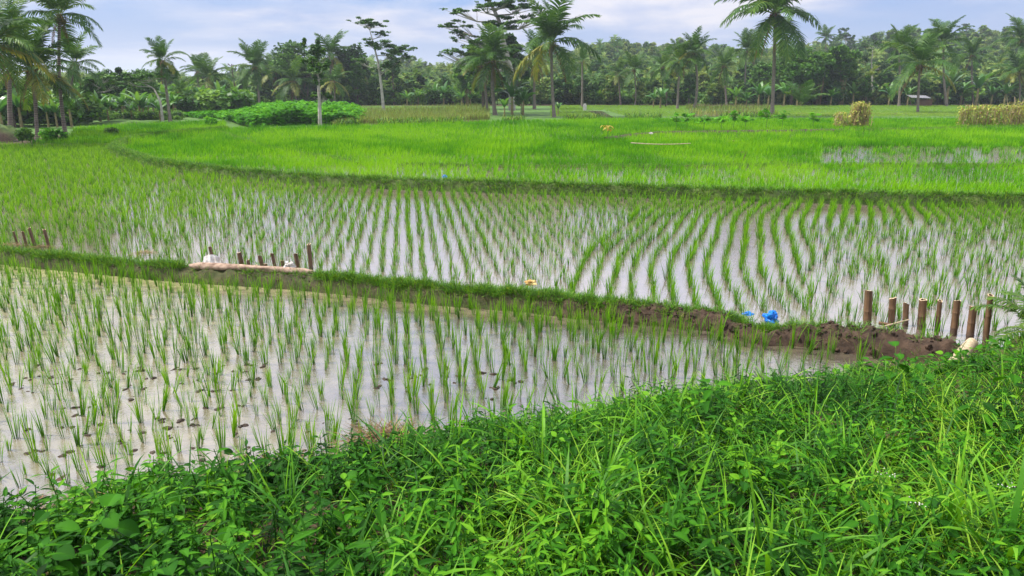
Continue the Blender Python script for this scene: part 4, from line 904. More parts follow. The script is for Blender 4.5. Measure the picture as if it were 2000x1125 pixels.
padtree(150, 232, [(160, 190, 0), (195, 172, .3)], [(205, 150, 22, 8), (180, 160, 20, 8), (228, 165, 20, 7)], 'low feathery tree leaning right behind the banana row', n=1800, seed=6, mat=M_tree2)
padtree(318, 238, [(314, 200, 0), (300, 172, .3), (270, 158, .2)], [(270, 150, 30, 6), (300, 148, 30, 6), (245, 158, 18, 6), (325, 142, 18, 6)], 'thin bent tree with feathery flat crown left of the leaning palm', n=2200, seed=7, mat=M_tree2, rad=.1)
padtree(1704, 204, [(1704, 150, 0), (1702, 120, .3), (1705, 100, .3)], [(1700, 92, 18, 10), (1690, 118, 22, 12), (1720, 130, 22, 12)], 'pale stemmed slender tree in the forest edge right of the bamboo', n=2600, seed=9, mat=M_tree)
padtree(1652, 112, [(1652, 90, 0), (1652, 76, 0)], [(1652, 66, 13, 10), (1645, 74, 12, 8), (1660, 76, 12, 8)], 'dark rounded tree standing up on the right skyline', n=1500, seed=10, Y=230, leaf=.55, rad=.3)
padtree(1893, 90, [(1893, 78, 0), (1890, 64, 0)], [(1888, 52, 16, 6), (1900, 60, 14, 5), (1875, 66, 14, 5)], 'thin layered tree on the far right skyline', n=1100, seed=11, Y=260, leaf=.5, rad=.3)
palm(1613, 120, 1613, 74, 22, 'small dark palm standing above the hillside skyline on the right', 5, 6, 6, 3, 0, 1, Y=200, seed=50, zb=5)
palm(1206, 118, 1206, 90, 12, 'tiny bent palm top on the skyline right of the central clump', 2, 4, 4, 2, 0, 0, Y=220, seed=51)
# bamboo clumps: plume shaped crowns
def bamboo_clump(bx, by, Hpx, Wpx, label, seed):
    r = np.random.default_rng(seed); b = G(bx, by, .12); _, _, dep = proj(*b); k_ = dep/FPX; H, W = Hpx*k_, Wpx*k_
    t = thing('bamboo_clump', label, 'bamboo', tuple(b)); cu, cr = Acc(), Acc(); bl = []
    for i in range(13):
        az = r.uniform(0, 6.28); h = H*r.uniform(.7, 1); rd = W*r.uniform(.2, .6); s = np.linspace(0, 1, 8)
        pts = np.stack([np.cos(az)*(.3+rd*s**2.2), np.sin(az)*(.3+rd*s**2.2), h*np.sin(s*1.75)/math.sin(1.571)], -1); tube(cu, pts, np.linspace(.05, .01, 8), 4, .5)
        for q in range(3, 8): bl.append((*pts[q], W*.16, W*.16, W*.13))
    link('culms', cu.mesh('culms', M_bstem), t); cloud(cr, bl, 3600, .34, r, up=.9, shell=.1, gap=.36); link('foliage', cr.mesh('foliage', M_tree2), t)
bamboo_clump(1598, 206, 92, 46, 'plume shaped bamboo clump left of the other, above dark shade', 1)
bamboo_clump(1642, 206, 108, 52, 'taller plume shaped bamboo clump with yellowish tops on the right', 2)
bamboo_clump(915, 208, 78, 44, 'bamboo clump left of the central palms above the reeds', 3)
bamboo_clump(1560, 208, 80, 40, 'bamboo clump behind the young stemless palm', 4)
print('trees done', len(bpy.data.objects))

# ------------------------------------------------------------------ bananas
def banana_protos():
    out = []
    for i in range(5):
        r = np.random.default_rng(70+i); st, lv = Acc(), Acc(); H = 1.5
        tube(st, [[0, 0, -.1], [.03, 0, H*.5], [.0, .02, H]], [.12, .10, .06], 8, .5); n = 9
        az = np.arange(n)*2.4+r.normal(0, .2, n); b0 = np.linspace(.1, .8, n)
        base = np.stack([np.cos(az)*.05, np.sin(az)*.05, np.full(n, H-.1)], -1)
        ribbons(lv, base, az, r.uniform(1.5, 2.1, n), r.uniform(.36, .52, n), b0, b0+r.uniform(.7, 1.5, n), 7, r.uniform(.3, .8, n), .2, r.uniform(-.8, .8, n), pw=1.4)
        out.append((st.mesh('stem', M_bstem, True), lv.mesh('leaves', M_banana), tmpl(lv)))
    return out
BAN = banana_protos()
def banana(px, py, h, label, group=None, i=None, zb=.12):
    b = G(px, py, zb); t = thing('banana_plant', label, 'banana plant', tuple(b), random.uniform(0, 6.28), group); st, lv, _ = BAN[random.randrange(5) if i is None else i]
    for nm, me in (('stem', st), ('leaves', lv)): o = link(nm, me, t); o.scale = (h, h, h)
for px in range(158, 352, 9): banana(px+random.uniform(-4, 4), random.uniform(225, 238), random.uniform(.5, .95), 'banana plant in the row below the left tree line', 'banana row below the left tree line')
for px in range(160, 470, 15): banana(px+random.uniform(-5, 5), random.uniform(212, 222), random.uniform(.9, 1.25), 'banana plant among the shrubs behind the left banana row', 'bananas behind the left row')
for px in (5, 22, 42, 95, 112, 140): banana(px, random.uniform(244, 252), random.uniform(.7, .95), 'banana plant behind the raised bank under the far left palms', 'bananas behind the raised bank')
for px in (800, 822, 846, 868, 884, 900, 918, 936): banana(px+random.uniform(-5, 5), random.uniform(205, 209), random.uniform(.75, 1.1), 'banana plant in the row behind the reed field', 'bananas behind the reed field')
for px, py, h, l in ((1000, 226, 1.25, 'big banana plant with broad leaves at the foot of the central clump'), (985, 231, .7, 'low banana plant spreading before the central clump trunks'), (1022, 226, 1.0, 'banana plant at the right foot of the central clump'), (1090, 226, .5, 'small banana plant touching the big palm trunk'),
    (1290, 212, 1.0, 'banana plant with bright leaves left of the shaggy palms'), (1276, 211, .8, 'pale banana plant at the end of the back field'), (1436, 212, 1.05, 'bright young banana plant with upright leaf behind the flooded stubble'), (1457, 212, .8, 'banana plant right of the bright upright one'),
    (1480, 212, 1.2, 'banana plant with dry leaves left of the tall lone palm'), (1500, 210, 1.1, 'banana plant directly behind the tall lone palm'), (1530, 209, 1.2, 'wide banana plant right of the tall lone palm'), (1622, 207, .9, 'lone small banana plant before the dark bamboo shade'),
    (1665, 206, 1.2, 'banana plant right of the dark shade'), (1690, 206, 1.2, 'banana plant beneath the pale stemmed tree'), (1712, 206, 1.3, 'banana plant left of the sweeping palm'), (1735, 207, 1.1, 'banana plant just left of the sweeping palm trunk'), (1772, 207, 1.0, 'banana plant touching the shed roof'),
    (1812, 205, 1.3, 'banana plant with pale leaves over the shed wall'), (1848, 207, 1.9, 'tall banana plant right of the shed with tattered leaves'), (1875, 206, 1.3, 'banana plant right of the tall tattered one'), (1905, 208, 1.7, 'leaning banana plant with long leaves above the vine thicket'), (1935, 208, 1.1, 'banana plant behind the vine thicket'), (1960, 208, 1.2, 'banana plant left of the yellow green palm')):
    banana(px, py, h, l)
# ------------------------------------------------------------------ hillside forest (one mass) and undergrowth
acc = Acc()
def small_palm_t(seed):
    a = Acc(); r = np.random.default_rng(seed); az = np.arange(15)*2.4; 
    for i in range(15):
        k = ['up', 'mid', 'mid', 'low', 'low'][i % 5]; V, F, T = LOF[k]; m_ = mrz(np.array([az[i]])); stamp(a, (V, F, T), np.array([[0, 0, 7.]]), m_, 3.0, r.uniform(-.1, .2))
    tube(a, [[0, 0, -1], [.1, 0, 4], [0, 0, 7]], [.16, .12, .1], 4, .35); return tmpl(a)
LOF = {k: tmpl(frond(80+i, *e, npair=11, w=.07)) for i, (k, e) in enumerate({'up': (75, 25), 'mid': (50, -20), 'low': (20, -55)}.items())}
SPT = [small_palm_t(i) for i in range(4)]
SBT = []
for i in range(6):
    r = np.random.default_rng(950+i); a = Acc(); bl = broad_blobs(r, 7, [3.4, 4.4, 2.6][i % 3], 12, .25); cloud(a, bl, 900, .72, r, dt=.35); tube(a, [[0, 0, -1], [.1, 0, 3], [0, 0, 5]], [.18, .12, .08], 4, .25); SBT.append(tmpl(a))
skyl = lambda q: np.interp(q, [0, 150, 420, 480, 560, 700, 790, 860, 950, 1050, 1180, 1260, 1320, 1420, 1540, 1620, 1700, 1800, 1900, 2050], [150, 148, 146, 138, 118, 112, 124, 126, 118, 108, 84, 92, 90, 98, 88, 86, 74, 72, 66, 56])
n = 3300; Yf = 106+(300-106)*rng.random(n)**1.0; ppx = rng.uniform(-150, 2150, n); Xf = (ppx-1000)/FPX*Yf*1.0
Zf = hill(Xf, Yf)+.1; isp = rng.random(n) < np.where(ppx < 1150, .6, .36)
isp &= rng.random(n) < 1.0
for T, msk in ((SPT, isp), (SBT, ~isp)):
    q = np.where(msk)[0]; k = rng.integers(len(T), size=len(q))
    for j in range(len(T)):
        w = q[k == j]; m_ = len(w); s_ = np.clip((3+(165-(148+(skyl(ppx[w])-148)*np.clip((Yf[w]-106)/120, 0, 1)**.9)-rng.normal(7, 8, m_))/FPX*Yf[w]-Zf[w])/(8.4 if T is SPT else 7), .42, 1.1)*rng.uniform(.8, 1.05, m_); stamp(acc, T[j], np.stack([Xf[w], Yf[w], Zf[w]-.2], -1), mrz(rng.uniform(0, 6.28, m_)), s_, rng.uniform(-.34, .34, m_))
print('forest verts', acc.n)
o = link('forest', acc.mesh('forest', M_forest)); tag(o, 'distant mixed palm and broadleaf forest covering the low hills', 'forest', kind='stuff')
acc = Acc(); bushT = []
for i in range(5):
    r = np.random.default_rng(970+i); a = Acc(); cloud(a, [(r.uniform(-.5, .5), r.uniform(-.5, .5), r.uniform(.4, 1.0), .7, .7, .5) for _ in range(6)], 420, .26, r, dt=.35); bushT.append(tmpl(a))
ux = np.concatenate([rng.uniform(150, 350, 130), rng.uniform(150, 480, 500), rng.uniform(460, 960, 420), rng.uniform(1030, 2100, 700), rng.uniform(-100, 160, 120)])
uy = np.concatenate([rng.uniform(224, 236, 130), rng.uniform(207, 226, 500), rng.uniform(200, 206, 420), rng.uniform(199, 205, 700), rng.uniform(225, 243, 120)])
up_ = G(ux, uy, .12); k = rng.integers(5, size=len(ux))
for j in range(5):
    w = k == j; stamp(acc, bushT[j], up_[w], mrz(rng.uniform(0, 6, w.sum())), rng.uniform(.7, 1.7, w.sum())*np.where(np.arange(len(ux))[w] < 130, .36, 1), rng.uniform(-.3, .3, w.sum()))
o = link('undergrowth', acc.mesh('undergrowth', M_tree2)); tag(o, 'low tangled shrubs along the foot of the tree lines', 'undergrowth', kind='stuff')
# ------------------------------------------------------------------ cassava hedge, reeds, back fields
def starleaf(seed, k=7, L=1.0, W=.2):
    r = np.random.default_rng(seed); a = Acc(); az = np.linspace(-2.4, 2.4, k)+r.normal(0, .06, k); ll = L*(1-.09*np.abs(az)); 
    ribbons(a, np.zeros((k, 3)), az, ll, W*2.1, 1.35, 1.95, 3, .5, .1, 0); return tmpl(a)
STL = [starleaf(i) for i in range(3)]
acc = Acc(); n = 12500
cx_ = np.concatenate([rng.uniform(455, 716, n), rng.uniform(350, 470, 3600)]); cyy = np.concatenate([rng.uniform(0, 1, n), rng.uniform(0, 1, 3600)])
front = np.interp(cx_, [350, 420, 455, 490, 600, 700, 716], [230, 233, 238, 248, 246, 243, 238])+4*(fbm(cx_/14, cx_*0)-.6); backy = np.interp(cx_, [350, 470, 716], [221, 218, 217])
gp = G(cx_, front+(backy-front)*cyy**1.4, .15)
hh = np.interp(cx_, [350, 455, 470, 510, 560, 620, 690, 716], [.3, .5, .6, 1.0, 1.15, .95, .9, .3])*(.55+.9*fbm(gp[:, 0]*.8, gp[:, 1]*.5))
cyy = cyy; fr_ = cyy < .2; zf = np.where(fr_, rng.random(len(cx_))*.95+.05, .72+.3*rng.random(len(cx_)))
gp[:, 2] += hh*zf; k = rng.integers(3, size=len(cx_)); tn = (fbm(gp[:, 0]*.8+5, gp[:, 1]*.4)-.5)*.9
for j in range(3):
    w = k == j; nn = w.sum(); stamp(acc, STL[j], gp[w], rrot(nn, rng, .5), rng.uniform(.13, .26, nn), np.where(fr_[w], tn[w]-.1, tn[w]+.05)+rng.normal(0, .12, nn))
sx = rng.integers(len(cx_), size=1500); base = gp[sx].copy(); top = base[:, 2].copy(); base[:, 2] = .12; ribbons(acc, base, rng.uniform(0, 6, 1500), np.maximum(top-.12, .2), .04, 0, .15, 2, .15)
o = link('cassava_hedge', acc.mesh('cassava_hedge', M_cass)); tag(o, 'thick bright green cassava patch before the left palms', 'cassava', kind='stuff')
acc = Acc(); n = 15000
rx_ = rng.uniform(650, 956, n); rt = rng.random(n); f_ = np.interp(rx_, [650, 700, 830, 956], [246, 243, 240, 234]); b_ = np.interp(rx_, [650, 956], [216, 208]); gp = G(rx_, f_+(b_-f_)*rt**1.5, .15)
gp[:, 2] = .12; M_reed = leafmat('reed_blade', [(0, (.10, .07, .03)), (.4, (.14, .19, .04)), (.75, (.16, .30, .04)), (1, (.36, .34, .10))], .35, .6, 0, .2)
ribbons(acc, gp, rng.uniform(0, 6.28, n), rng.uniform(.35, .85, n)*np.interp(rx_, [650, 690], [.6, 1]), .035, rng.uniform(0, .3, n), rng.uniform(.3, 1.2, n), 2, rng.random(n)*.9, .3)
o = link('reeds', acc.mesh('reeds', M_reed)); tag(o, 'brownish green reedy crop behind the narrow strip of water', 'reeds', kind='stuff')
def pxpoly(name, pts, z, mat, label, cat, tint=.2):
    p = G(*np.array(pts, float).T, z); a = Acc(); n = len(p); c = p.mean(0)
    a.add(np.concatenate([p, [c]]), [[i, (i+1) % n, n] for i in range(n)], tint); o = link(name, a.mesh(name, mat)); tag(o, label, cat, kind='structure'); return o
pxpoly('ditch_water', [(690, 244), (830, 242), (950, 237), (955, 232), (830, 234), (690, 238)], .20, M_water2, 'narrow pale strip of water before the reedy crop', 'water')
pxpoly('stubble_water', [(1346, 227), (1500, 227), (1494, 217), (1352, 217)], .20, M_water2, 'pale flooded stubble field left of the tall lone palm', 'water')
pxpoly('back_field_water', [(1164, 229), (1200, 230), (1176, 217), (1148, 216)], .20, M_water2, 'pale wedge of shallow water in the back field', 'water')
pxpoly('far_field_water', [(1540, 223), (1870, 224), (1870, 221), (1540, 220)], .20, M_water2, 'thin line of water along the front of the far right field', 'water')
M_pale = leafmat('pale_rice_leaf', [(0, (.10, .17, .02)), (.5, (.17, .34, .03)), (1, (.26, .42, .06))], .4, .6, 0, .15)
acc = Acc(); n = 19000; fx = np.concatenate([rng.uniform(1075, 1345, n//3), rng.uniform(1500, 2080, n-n//3)]); fy = 207+rng.random(n)**1.3*22; gp = G(fx, fy, .12)
keep = ~((fx > 1145) & (fx < 1150+(fy-216)*3.6+30) & (fy > 216) & (fx > 1120+(fy-216)*2.5+20)); gp = gp[keep]; gp[:, 2] = .12; n = len(gp)
k = rng.integers(8, size=n)
for j in range(8): w = k == j; stamp(acc, dl2[j], gp[w], mrz(rng.uniform(0, 6, w.sum())), rng.uniform(.5, .8, w.sum()), rng.uniform(-.3, .3, w.sum()))
o = link('pale_rice', acc.mesh('pale_rice', M_pale)); tag(o, 'paler yellow green rice in the small fields before the forest', 'rice', kind='stuff')
acc = Acc(); n = 900; gp = G(rng.uniform(1345, 1510, n), rng.uniform(213, 227, n), .2); ribbons(acc, gp, rng.uniform(0, 6, n), rng.uniform(.25, .6, n), .05, rng.uniform(0, .2, n), rng.uniform(.1, .5, n), 2, rng.random(n), 0)
gp = G(rng.uniform(1340, 1500, 900), rng.uniform(209, 214, 900), .2); ribbons(acc, gp, rng.uniform(0, 6, 900), rng.uniform(.3, .7, 900), .04, rng.uniform(0, .2, 900), rng.uniform(.1, .5, 900), 2, rng.random(900), 0)
o = link('stubble', acc.mesh('stubble', M_reed)); tag(o, 'dry brown stalks standing in the flooded stubble field', 'stubble', kind='stuff')
# grassy fringe at the far edge of the upper rice
acc = Acc(); n = 5200; fx = rng.uniform(650, 1520, n); fy = np.interp(fx, [650, 950, 1080, 1300, 1520], [247, 239, 236, 230, 229])+rng.uniform(-3, 1, n); kk = fbm(fx/40, fx*0) > .42; gp = G(fx[kk], fy[kk], .2); n = len(gp)
ribbons(acc, gp, rng.uniform(0, 6.28, n), rng.uniform(.25, .7, n), .05, rng.uniform(0, .5, n), rng.uniform(.6, 1.8, n), 3, rng.random(n), .2)
o = link('fringe_grass', acc.mesh('fringe_grass', M_bund)); tag(o, 'rough grass fringe along the far edge of the upper rice', 'grass', kind='stuff')
# left field bushes
def bush(px, py, zb, s, label, mat=M_tree2, name='shrub'):
    b = G(px, py, zb); r = np.random.default_rng(int(px)); a = Acc(); cloud(a, [(r.uniform(-.5, .5), r.uniform(-.3, .3), r.uniform(.2, .7), .55, .5, .4) for _ in range(6)], 700, .2, r, dt=.35)
    st = Acc(); [tube(st, [[0, 0, 0], [r.uniform(-.3, .3), r.uniform(-.2, .2), .6]], [.02, .008], 4, .5) for _ in range(5)]
    t = thing(name, label, 'shrub', tuple(b)); o = link('foliage', a.mesh('foliage', mat), t); o.scale = (s,)*3; o = link('stem', st.mesh('stem', M_btrunk), t); o.scale = (s,)*3
bush(106, 273, .3, .75, 'small round green shrub on the face of the raised left bank', M_cass)
bush(45, 280, .2, .7, 'low grassy shrub at the foot of the raised left bank')
bush(217, 265, .2, .45, 'low leafy shrub patch in the rice right of the raised bank')
bush(411, 245, .3, .55, 'small yellow green shrub on the bund left of the cassava patch', M_cass)
bush(800, 240, .2, .4, 'tiny leafy shrub standing in the ditch water')
bush(1100, 196, .3, .9, 'green shrub beside the slim palm foot')
# ------------------------------------------------------------------ shed, pole, seedlings, vines
def box(acc, c, s, tint=.5):
    c = np.array(c); s = np.array(s)/2; v = np.array([[x, y, z] for x in (-1, 1) for y in (-1, 1) for z in (-1, 1)])*s+c
    acc.add(v, [[0, 1, 3, 2], [4, 6, 7, 5], [0, 4, 5, 1], [2, 3, 7, 6], [0, 2, 6, 4], [1, 5, 7, 3]], tint)
b = G(1805, 208, .12); t = thing('field_shed', 'small brown field shed with white sheet roof behind the large sweeping palm', 'shed', tuple(b))
a = Acc(); [box(a, (-1.2+.17*i, 0, .62), (.155, .05, 1.25+.1*(i % 3))) for i in range(16)]; link('wall', a.mesh('wall', M_bamboo), t)
for x in (-2.6, -1.3, 1.4):
    a = Acc(); tube(a, [[x, .1, 0], [x, .1, 1.7]], [.05, .045], 6, .5); link('post', a.mesh('post', M_bamboo), t)
a = Acc(); X_, Y_ = np.meshgrid(np.linspace(-3.1, .6, 30), np.linspace(-.9, 1.2, 6)); Z_ = 1.75+.22*Y_+.03*np.sin(X_*14)-.03*X_; i = np.arange(X_.size).reshape(X_.shape)
F_ = np.stack([i[:-1, :-1], i[:-1, 1:], i[1:, 1:], i[1:, :-1]], -1).reshape(-1, 4); a.add(np.stack([X_, Y_, Z_], -1).reshape(-1, 3), F_); a.add(np.stack([X_, Y_, Z_-.03], -1).reshape(-1, 3), F_[:, ::-1]); link('roof', a.mesh('roof', M_white, True), t)
t.scale = (.72,)*3
b = G(464, 208, .12); t = thing('leaning_pole', 'dark bare pole with forked top leaning left among the palms', 'pole', tuple(b)); tp = P(452, 130, b[1])-b
a = Acc(); tube(a, [[0, 0, -.1], tp*.5+[.05, 0, 0], tp], [.10, .08, .06], 7, .5); link('shaft', a.mesh('shaft', M_btrunk, True), t)
for e in ([-.45, 0, .35], [.3, 0, .2], [.05, .1, .3]):
    a = Acc(); tube(a, [tp, tp+np.array(e)*.5, tp+e], [.05, .05, .09], 5, .5); link('fork', a.mesh('fork', M_btrunk), t)
b = G(1142, 217, .15); a = Acc(); box(a, (0, 0, .35), (.35, .3, .7)); box(a, (0, 0, .75), (.22, .2, .14)); o = link('marker_post', a.mesh('marker_post', M_white)); o.location = b; tag(o, 'small white marker post in the pale field right of the central clump', 'post')
def cass_plant(px, py, h, label, group=None, name='cassava_seedling', Lf=.22, n=26):
    h *= 1.25; b = G(px, py, .25); r = np.random.default_rng(int(px)); st, lv = Acc(), Acc(); tube(st, [[0, 0, 0], [.02, 0, h*.5], [0, .02, h*.9]], [.02, .015, .01], 5, .5)
    p = np.stack([r.normal(0, .22, n), r.normal(0, .22, n), h*r.uniform(.55, 1.05, n)], -1); stamp(lv, STL[0], p, rrot(n, r, .5), r.uniform(.7, 1.2, n)*Lf, r.normal(0, .2, n))
    for q in p: tube(st, [[0, 0, h*.6], q], [.008, .004], 3, .5, cap=False)
    t = thing(name, label, 'plant', tuple(b), 0, group); link('stem', st.mesh('stem', M_green_stem), t); link('leaves', lv.mesh('leaves', M_cass), t)
for px, py, h, l in ((1320, 256, .8, 'dark leafy seedling, first of the row on the upper field ridge'), (1341, 255, .8, 'second leafy seedling of the ridge row'), (1374, 257, .75, 'thin leafy seedling, third of the ridge row'), (1408, 254, .65, 'small pale seedling before the round one in the ridge row'),
    (1432, 253, .85, 'roundest dense seedling in the middle of the ridge row'), (1455, 252, .6, 'low seedling right of the round one in the ridge row'), (1496, 253, .9, 'wide leafed seedling just below the tall lone palm foot'), (1527, 252, .85, 'seedling with tiered leaves right of the tall lone palm foot'), (1587, 250, .75, 'last faint seedling of the ridge row before the dry vine bundle')):
    cass_plant(px, py, h, l, 'seedlings in a row on the upper field ridge')
# yellow fruit or leaves hanging in a small plant
b = G(1187, 272, .25); t = thing('yellow_leafed_plant', 'small plant with a tuft of bright yellow leaves in the upper rice', 'plant', tuple(b)); a = Acc(); tube(a, [[0, 0, 0], [0, 0, .5], [-.05, 0, 1.5]], [.02, .015, .006], 5, .5); link('stem', a.mesh('stem', M_green_stem), t)
a = Acc(); r = np.random.default_rng(1); ribbons(a, np.stack([r.normal(0, .08, 26), r.normal(0, .08, 26), r.uniform(.45, .7, 26)], -1), r.uniform(0, 6.28, 26), .38, .09, 1.0, 2.8, 4, r.uniform(.7, 1, 26)); link('leaves', a.mesh('leaves', M_palm_y), t)
def vines(name, px, py, wpx, hpx, label, ns, nl, seed, dens=.6, mat=M_dryv):
    b = G(px, py, .2); _, _, dep = proj(*b); w, h = wpx/FPX*dep, hpx/FPX*dep; r = np.random.default_rng(seed); t = thing(name, label, 'climbing plants', tuple(b))
    for i in range(ns):
        x = (i+.5)/ns*w-w/2+r.normal(0, .1); y = r.uniform(-.3, .3); a = Acc(); hh = h*r.uniform(.75, 1.08); tube(a, [[x, y, -.1], [x+r.normal(0, .05), y, hh*.5], [x+r.normal(0, .12), y+r.normal(0, .1), hh]], [.022, .018, .012], 5, .5); link('stake', a.mesh('stake', M_bamboo_pale), t)
    lv = Acc(); n = int(nl*.5); p = np.stack([r.uniform(-w/2, w/2, n), r.normal(0, .25, n), h*r.random(n)**.75*1.0], -1)
    ridge = .62+.75*fbm(p[:, 0]*1.6+seed, p[:, 0]*0+seed)-.25*np.abs(p[:, 0]/w*2)**3; k_ = p[:, 2] < h*ridge; p = p[k_]; n = len(p)
    stamp(lv, quadT, p, rrot(n, r, 1.3), r.uniform(.07, .16, n), .12+r.normal(0, .3, n))
    m3 = int(n*.75); ribbons(lv, p[:m3], r.uniform(0, 6.28, m3), np.minimum(r.uniform(.3, .9, m3), p[:m3, 2]), .035, r.uniform(2.0, 2.9, m3), 3.1, 3, r.uniform(.1, .75, m3)); up3 = int(n*.1); q3 = p[-up3:].copy(); q3[:, 2] = h*.8; ribbons(lv, q3, r.uniform(0, 6.28, up3), r.uniform(.2, .6, up3), .04, r.uniform(0, .8, up3), r.uniform(.6, 2.2, up3), 3, r.uniform(.4, .9, up3)); link('foliage', lv.mesh('foliage', mat), t)
vines('dry_vine_bundle', 1676, 250, 34, 50, 'tall bundle of dry yellow vines bound on stakes in the upper field', 7, 1900, 1)
vines('dry_vine_clump', 1640, 250, 24, 30, 'shorter sparse clump of dry vines left of the tall bundle', 4, 420, 2)
vines('vine_thicket', 1935, 248, 132, 42, 'wide thicket of yellowing vines on stakes at the right edge', 18, 2500, 3)
vines('vine_corner', 1990, 246, 60, 52, 'taller brownish vine growth in the right corner of the thicket', 7, 1100, 4)
# ------------------------------------------------------------------ the weedy bank in the foreground
def leafT(kind, seed=0, n=5):
    r = np.random.default_rng(seed); s = np.linspace(0, 1, n+1)
    w = {'ovate': .30*np.sin(np.pi*s**.8)**.9*(1-.25*s), 'heart': .46*np.clip(np.sin(np.pi*(s*.86+.14)), 0, 1)**.8, 'lance': .15*np.sin(np.pi*s**.75)}[kind]; w[0] = max(w[0], .02) if kind != 'heart' else .22; w[-1] = .004
    drop = -.22*s**2; z = drop; x = s*.98; L_, M_, R_ = [], [], []
    for i in range(n+1): L_.append((x[i]-(.06 if kind == 'heart' and i == 0 else 0), w[i], z[i]+w[i]*.35)); M_.append((x[i], 0, z[i])); R_.append((x[i]-(.06 if kind == 'heart' and i == 0 else 0), -w[i], z[i]+w[i]*.35))
    V = np.array([v for t in zip(L_, M_, R_) for v in t]); F = []
    for i in range(n): a = 3*i; F += [[a, a+3, a+4, a+1], [a+1, a+4, a+5, a+2]]
    T = np.tile([.45, .58, .45], n+1); return V, {4: np.array(F), 3: np.zeros((0, 3), int)}, T
LO, LH, LL = leafT('ovate'), leafT('heart'), leafT('lance', n=4)
def herb(seed, h=.35, nn=7, ll=.08, leaf=LO, pair=True, droop=.35):
    r = np.random.default_rng(seed); st, lv = Acc(), Acc(); lean = r.normal(0, .12, 2); s = np.linspace(0, 1, 6)
    pts = np.stack([lean[0]*s**1.5*h, lean[1]*s**1.5*h, h*s], -1); tube(st, pts, np.linspace(.0045, .002, 6), 4, .5, cap=False)
    for i in range(nn):
        t = .25+.75*(i+.5)/nn; p = np.array([np.interp(t, s, pts[:, k]) for k in range(3)]); az = i*(1.571 if pair else 2.4)+r.normal(0, .25)
        for q in ((0, math.pi) if pair else (0,)):
            L_ = ll*(1.15-.6*abs(t-.55))*r.uniform(.75, 1.2); tl = droop*r.uniform(-.3, 1.4)-(t > .92)*.5
            pet = p+np.array([math.cos(az+q), math.sin(az+q), .35])*L_*.22; tube(st, [p, pet], [.002, .0015], 3, .5, cap=False)
            rot = (mrz(np.array([az+q+r.normal(0, .15)])) @ mry(np.array([tl])) @ mrx(np.array([r.normal(0, .25)]))); stamp(lv, leaf, pet[None], rot, L_, r.normal(0, .12)+(t > .85)*.15)
    return st, lv
def both(st, lv):
    a = Acc(); V, F, T, M = st.data(); a.add(V, np.concatenate(F[4]), .6, 1)
    if F[3]: a.add(V, np.concatenate(F[3]), .6, 1)
    V, F, T, M = lv.data(); a.add(V, np.concatenate(F[4]), T, 0); return a
H_small = [tmpl(both(*herb(600+i, .22+.03*i, 6, .062, LO))) for i in range(6)]
H_heart = [tmpl(both(*herb(620+i, .20+.03*i, 6, .075, LH, False))) for i in range(5)]
H_lance = [tmpl(both(*herb(640+i, .28+.03*i, 10, .075, LL, True, .1))) for i in range(5)]
def area(n, x0=-8, x1=10.5, y0=1.2, y1=13):
    X_ = rng.uniform(x0, x1, n); Y_ = rng.uniform(y0, y1, n); d = bk(X_)-Y_; px, py, dep = proj(X_, Y_, bankz(X_, Y_)+.2); k = (d > 0) & (px > -700) & (px < 2900) & (py < 1500) & (dep > .9)
    return X_[k], Y_[k], d[k], px[k], py[k]
def bz(x, y): return groundz(x, y)-.01
LGX, LGY, _ = G(1868, 740, .15)
def BARE(x, y):
    d = bk(x)-y; return ((d > .04) & (d < .55) & (x < 1.0) & (fbm(x*1.6+4, y*1.6) > .47)).astype(float)
def EDGE(x, y):
    d = bk(x)-y; return np.clip(.26+d*.45, .26, 1)*np.interp(x, [.8, 4.0], [1, .66])*np.where((d < .55) & (x < 1.2) & (fbm(x*1.6+4, y*1.6) > .47), .6, 1)*(1-.85*np.exp(-((x-LGX)**2+(y-LGY)**2)/.26))
acc = Acc()
def put(T, X_, Y_, smin, smax, dt, tilt=.15, dz=0):
    kk = (rng.random(len(X_)) > .88*BARE(X_, Y_)); X_, Y_ = X_[kk], Y_[kk]; dt = dt[kk] if np.ndim(dt) else dt
    k = rng.integers(len(T), size=len(X_))
    for j in range(len(T)):
        q = np.where(k == j)[0]; n = len(q)
        if n == 0: continue
        rot = mrz(rng.uniform(0, 6.28, n)) @ mry(rng.normal(0, tilt, n)); stamp(acc, T[j], np.stack([X_[q], Y_[q], bz(X_[q], Y_[q])+dz], -1), rot, rng.uniform(smin, smax, n)*EDGE(X_[q], Y_[q]), (dt[q] if np.ndim(dt) else dt)+rng.uniform(-.16, .16, n))
patch = lambda X_, Y_, o=0: fbm(X_*.9+o, Y_*.9-o)
# carpet of low leaves
X_, Y_, d, px, py = area(38350); wl = np.interp(px, [0, 700, 1300, 2000], [1, .6, .30, .24])*np.clip(.25+d*1.3, 0, 1)*np.where(fbm(X_*1.7+9, Y_*1.7) > .60, .25, 1)
k = rng.random(len(X_)) < wl; X1, Y1 = X_[k], Y_[k]; n = len(X1)
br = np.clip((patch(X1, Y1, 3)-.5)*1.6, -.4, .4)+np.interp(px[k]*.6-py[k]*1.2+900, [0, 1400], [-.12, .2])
s_ = rng.random(n) < .55
put(H_small, X1[s_], Y1[s_], .55, 1.15, br[s_], .25)
put(H_heart, X1[~s_][::2], Y1[~s_][::2], .5, 1.1, br[~s_][::2], .25)
X_, Y_, d, px, py = area(13275); k = rng.random(len(X_)) < np.clip(d*1.2, .05, 1)*np.interp(px, [0, 900, 2000], [.5, .45, .6]); put(H_lance, X_[k], Y_[k], .6, 1.25, np.clip((patch(X_[k], Y_[k], 8)-.5)*1.4, -.4, .4), .25)
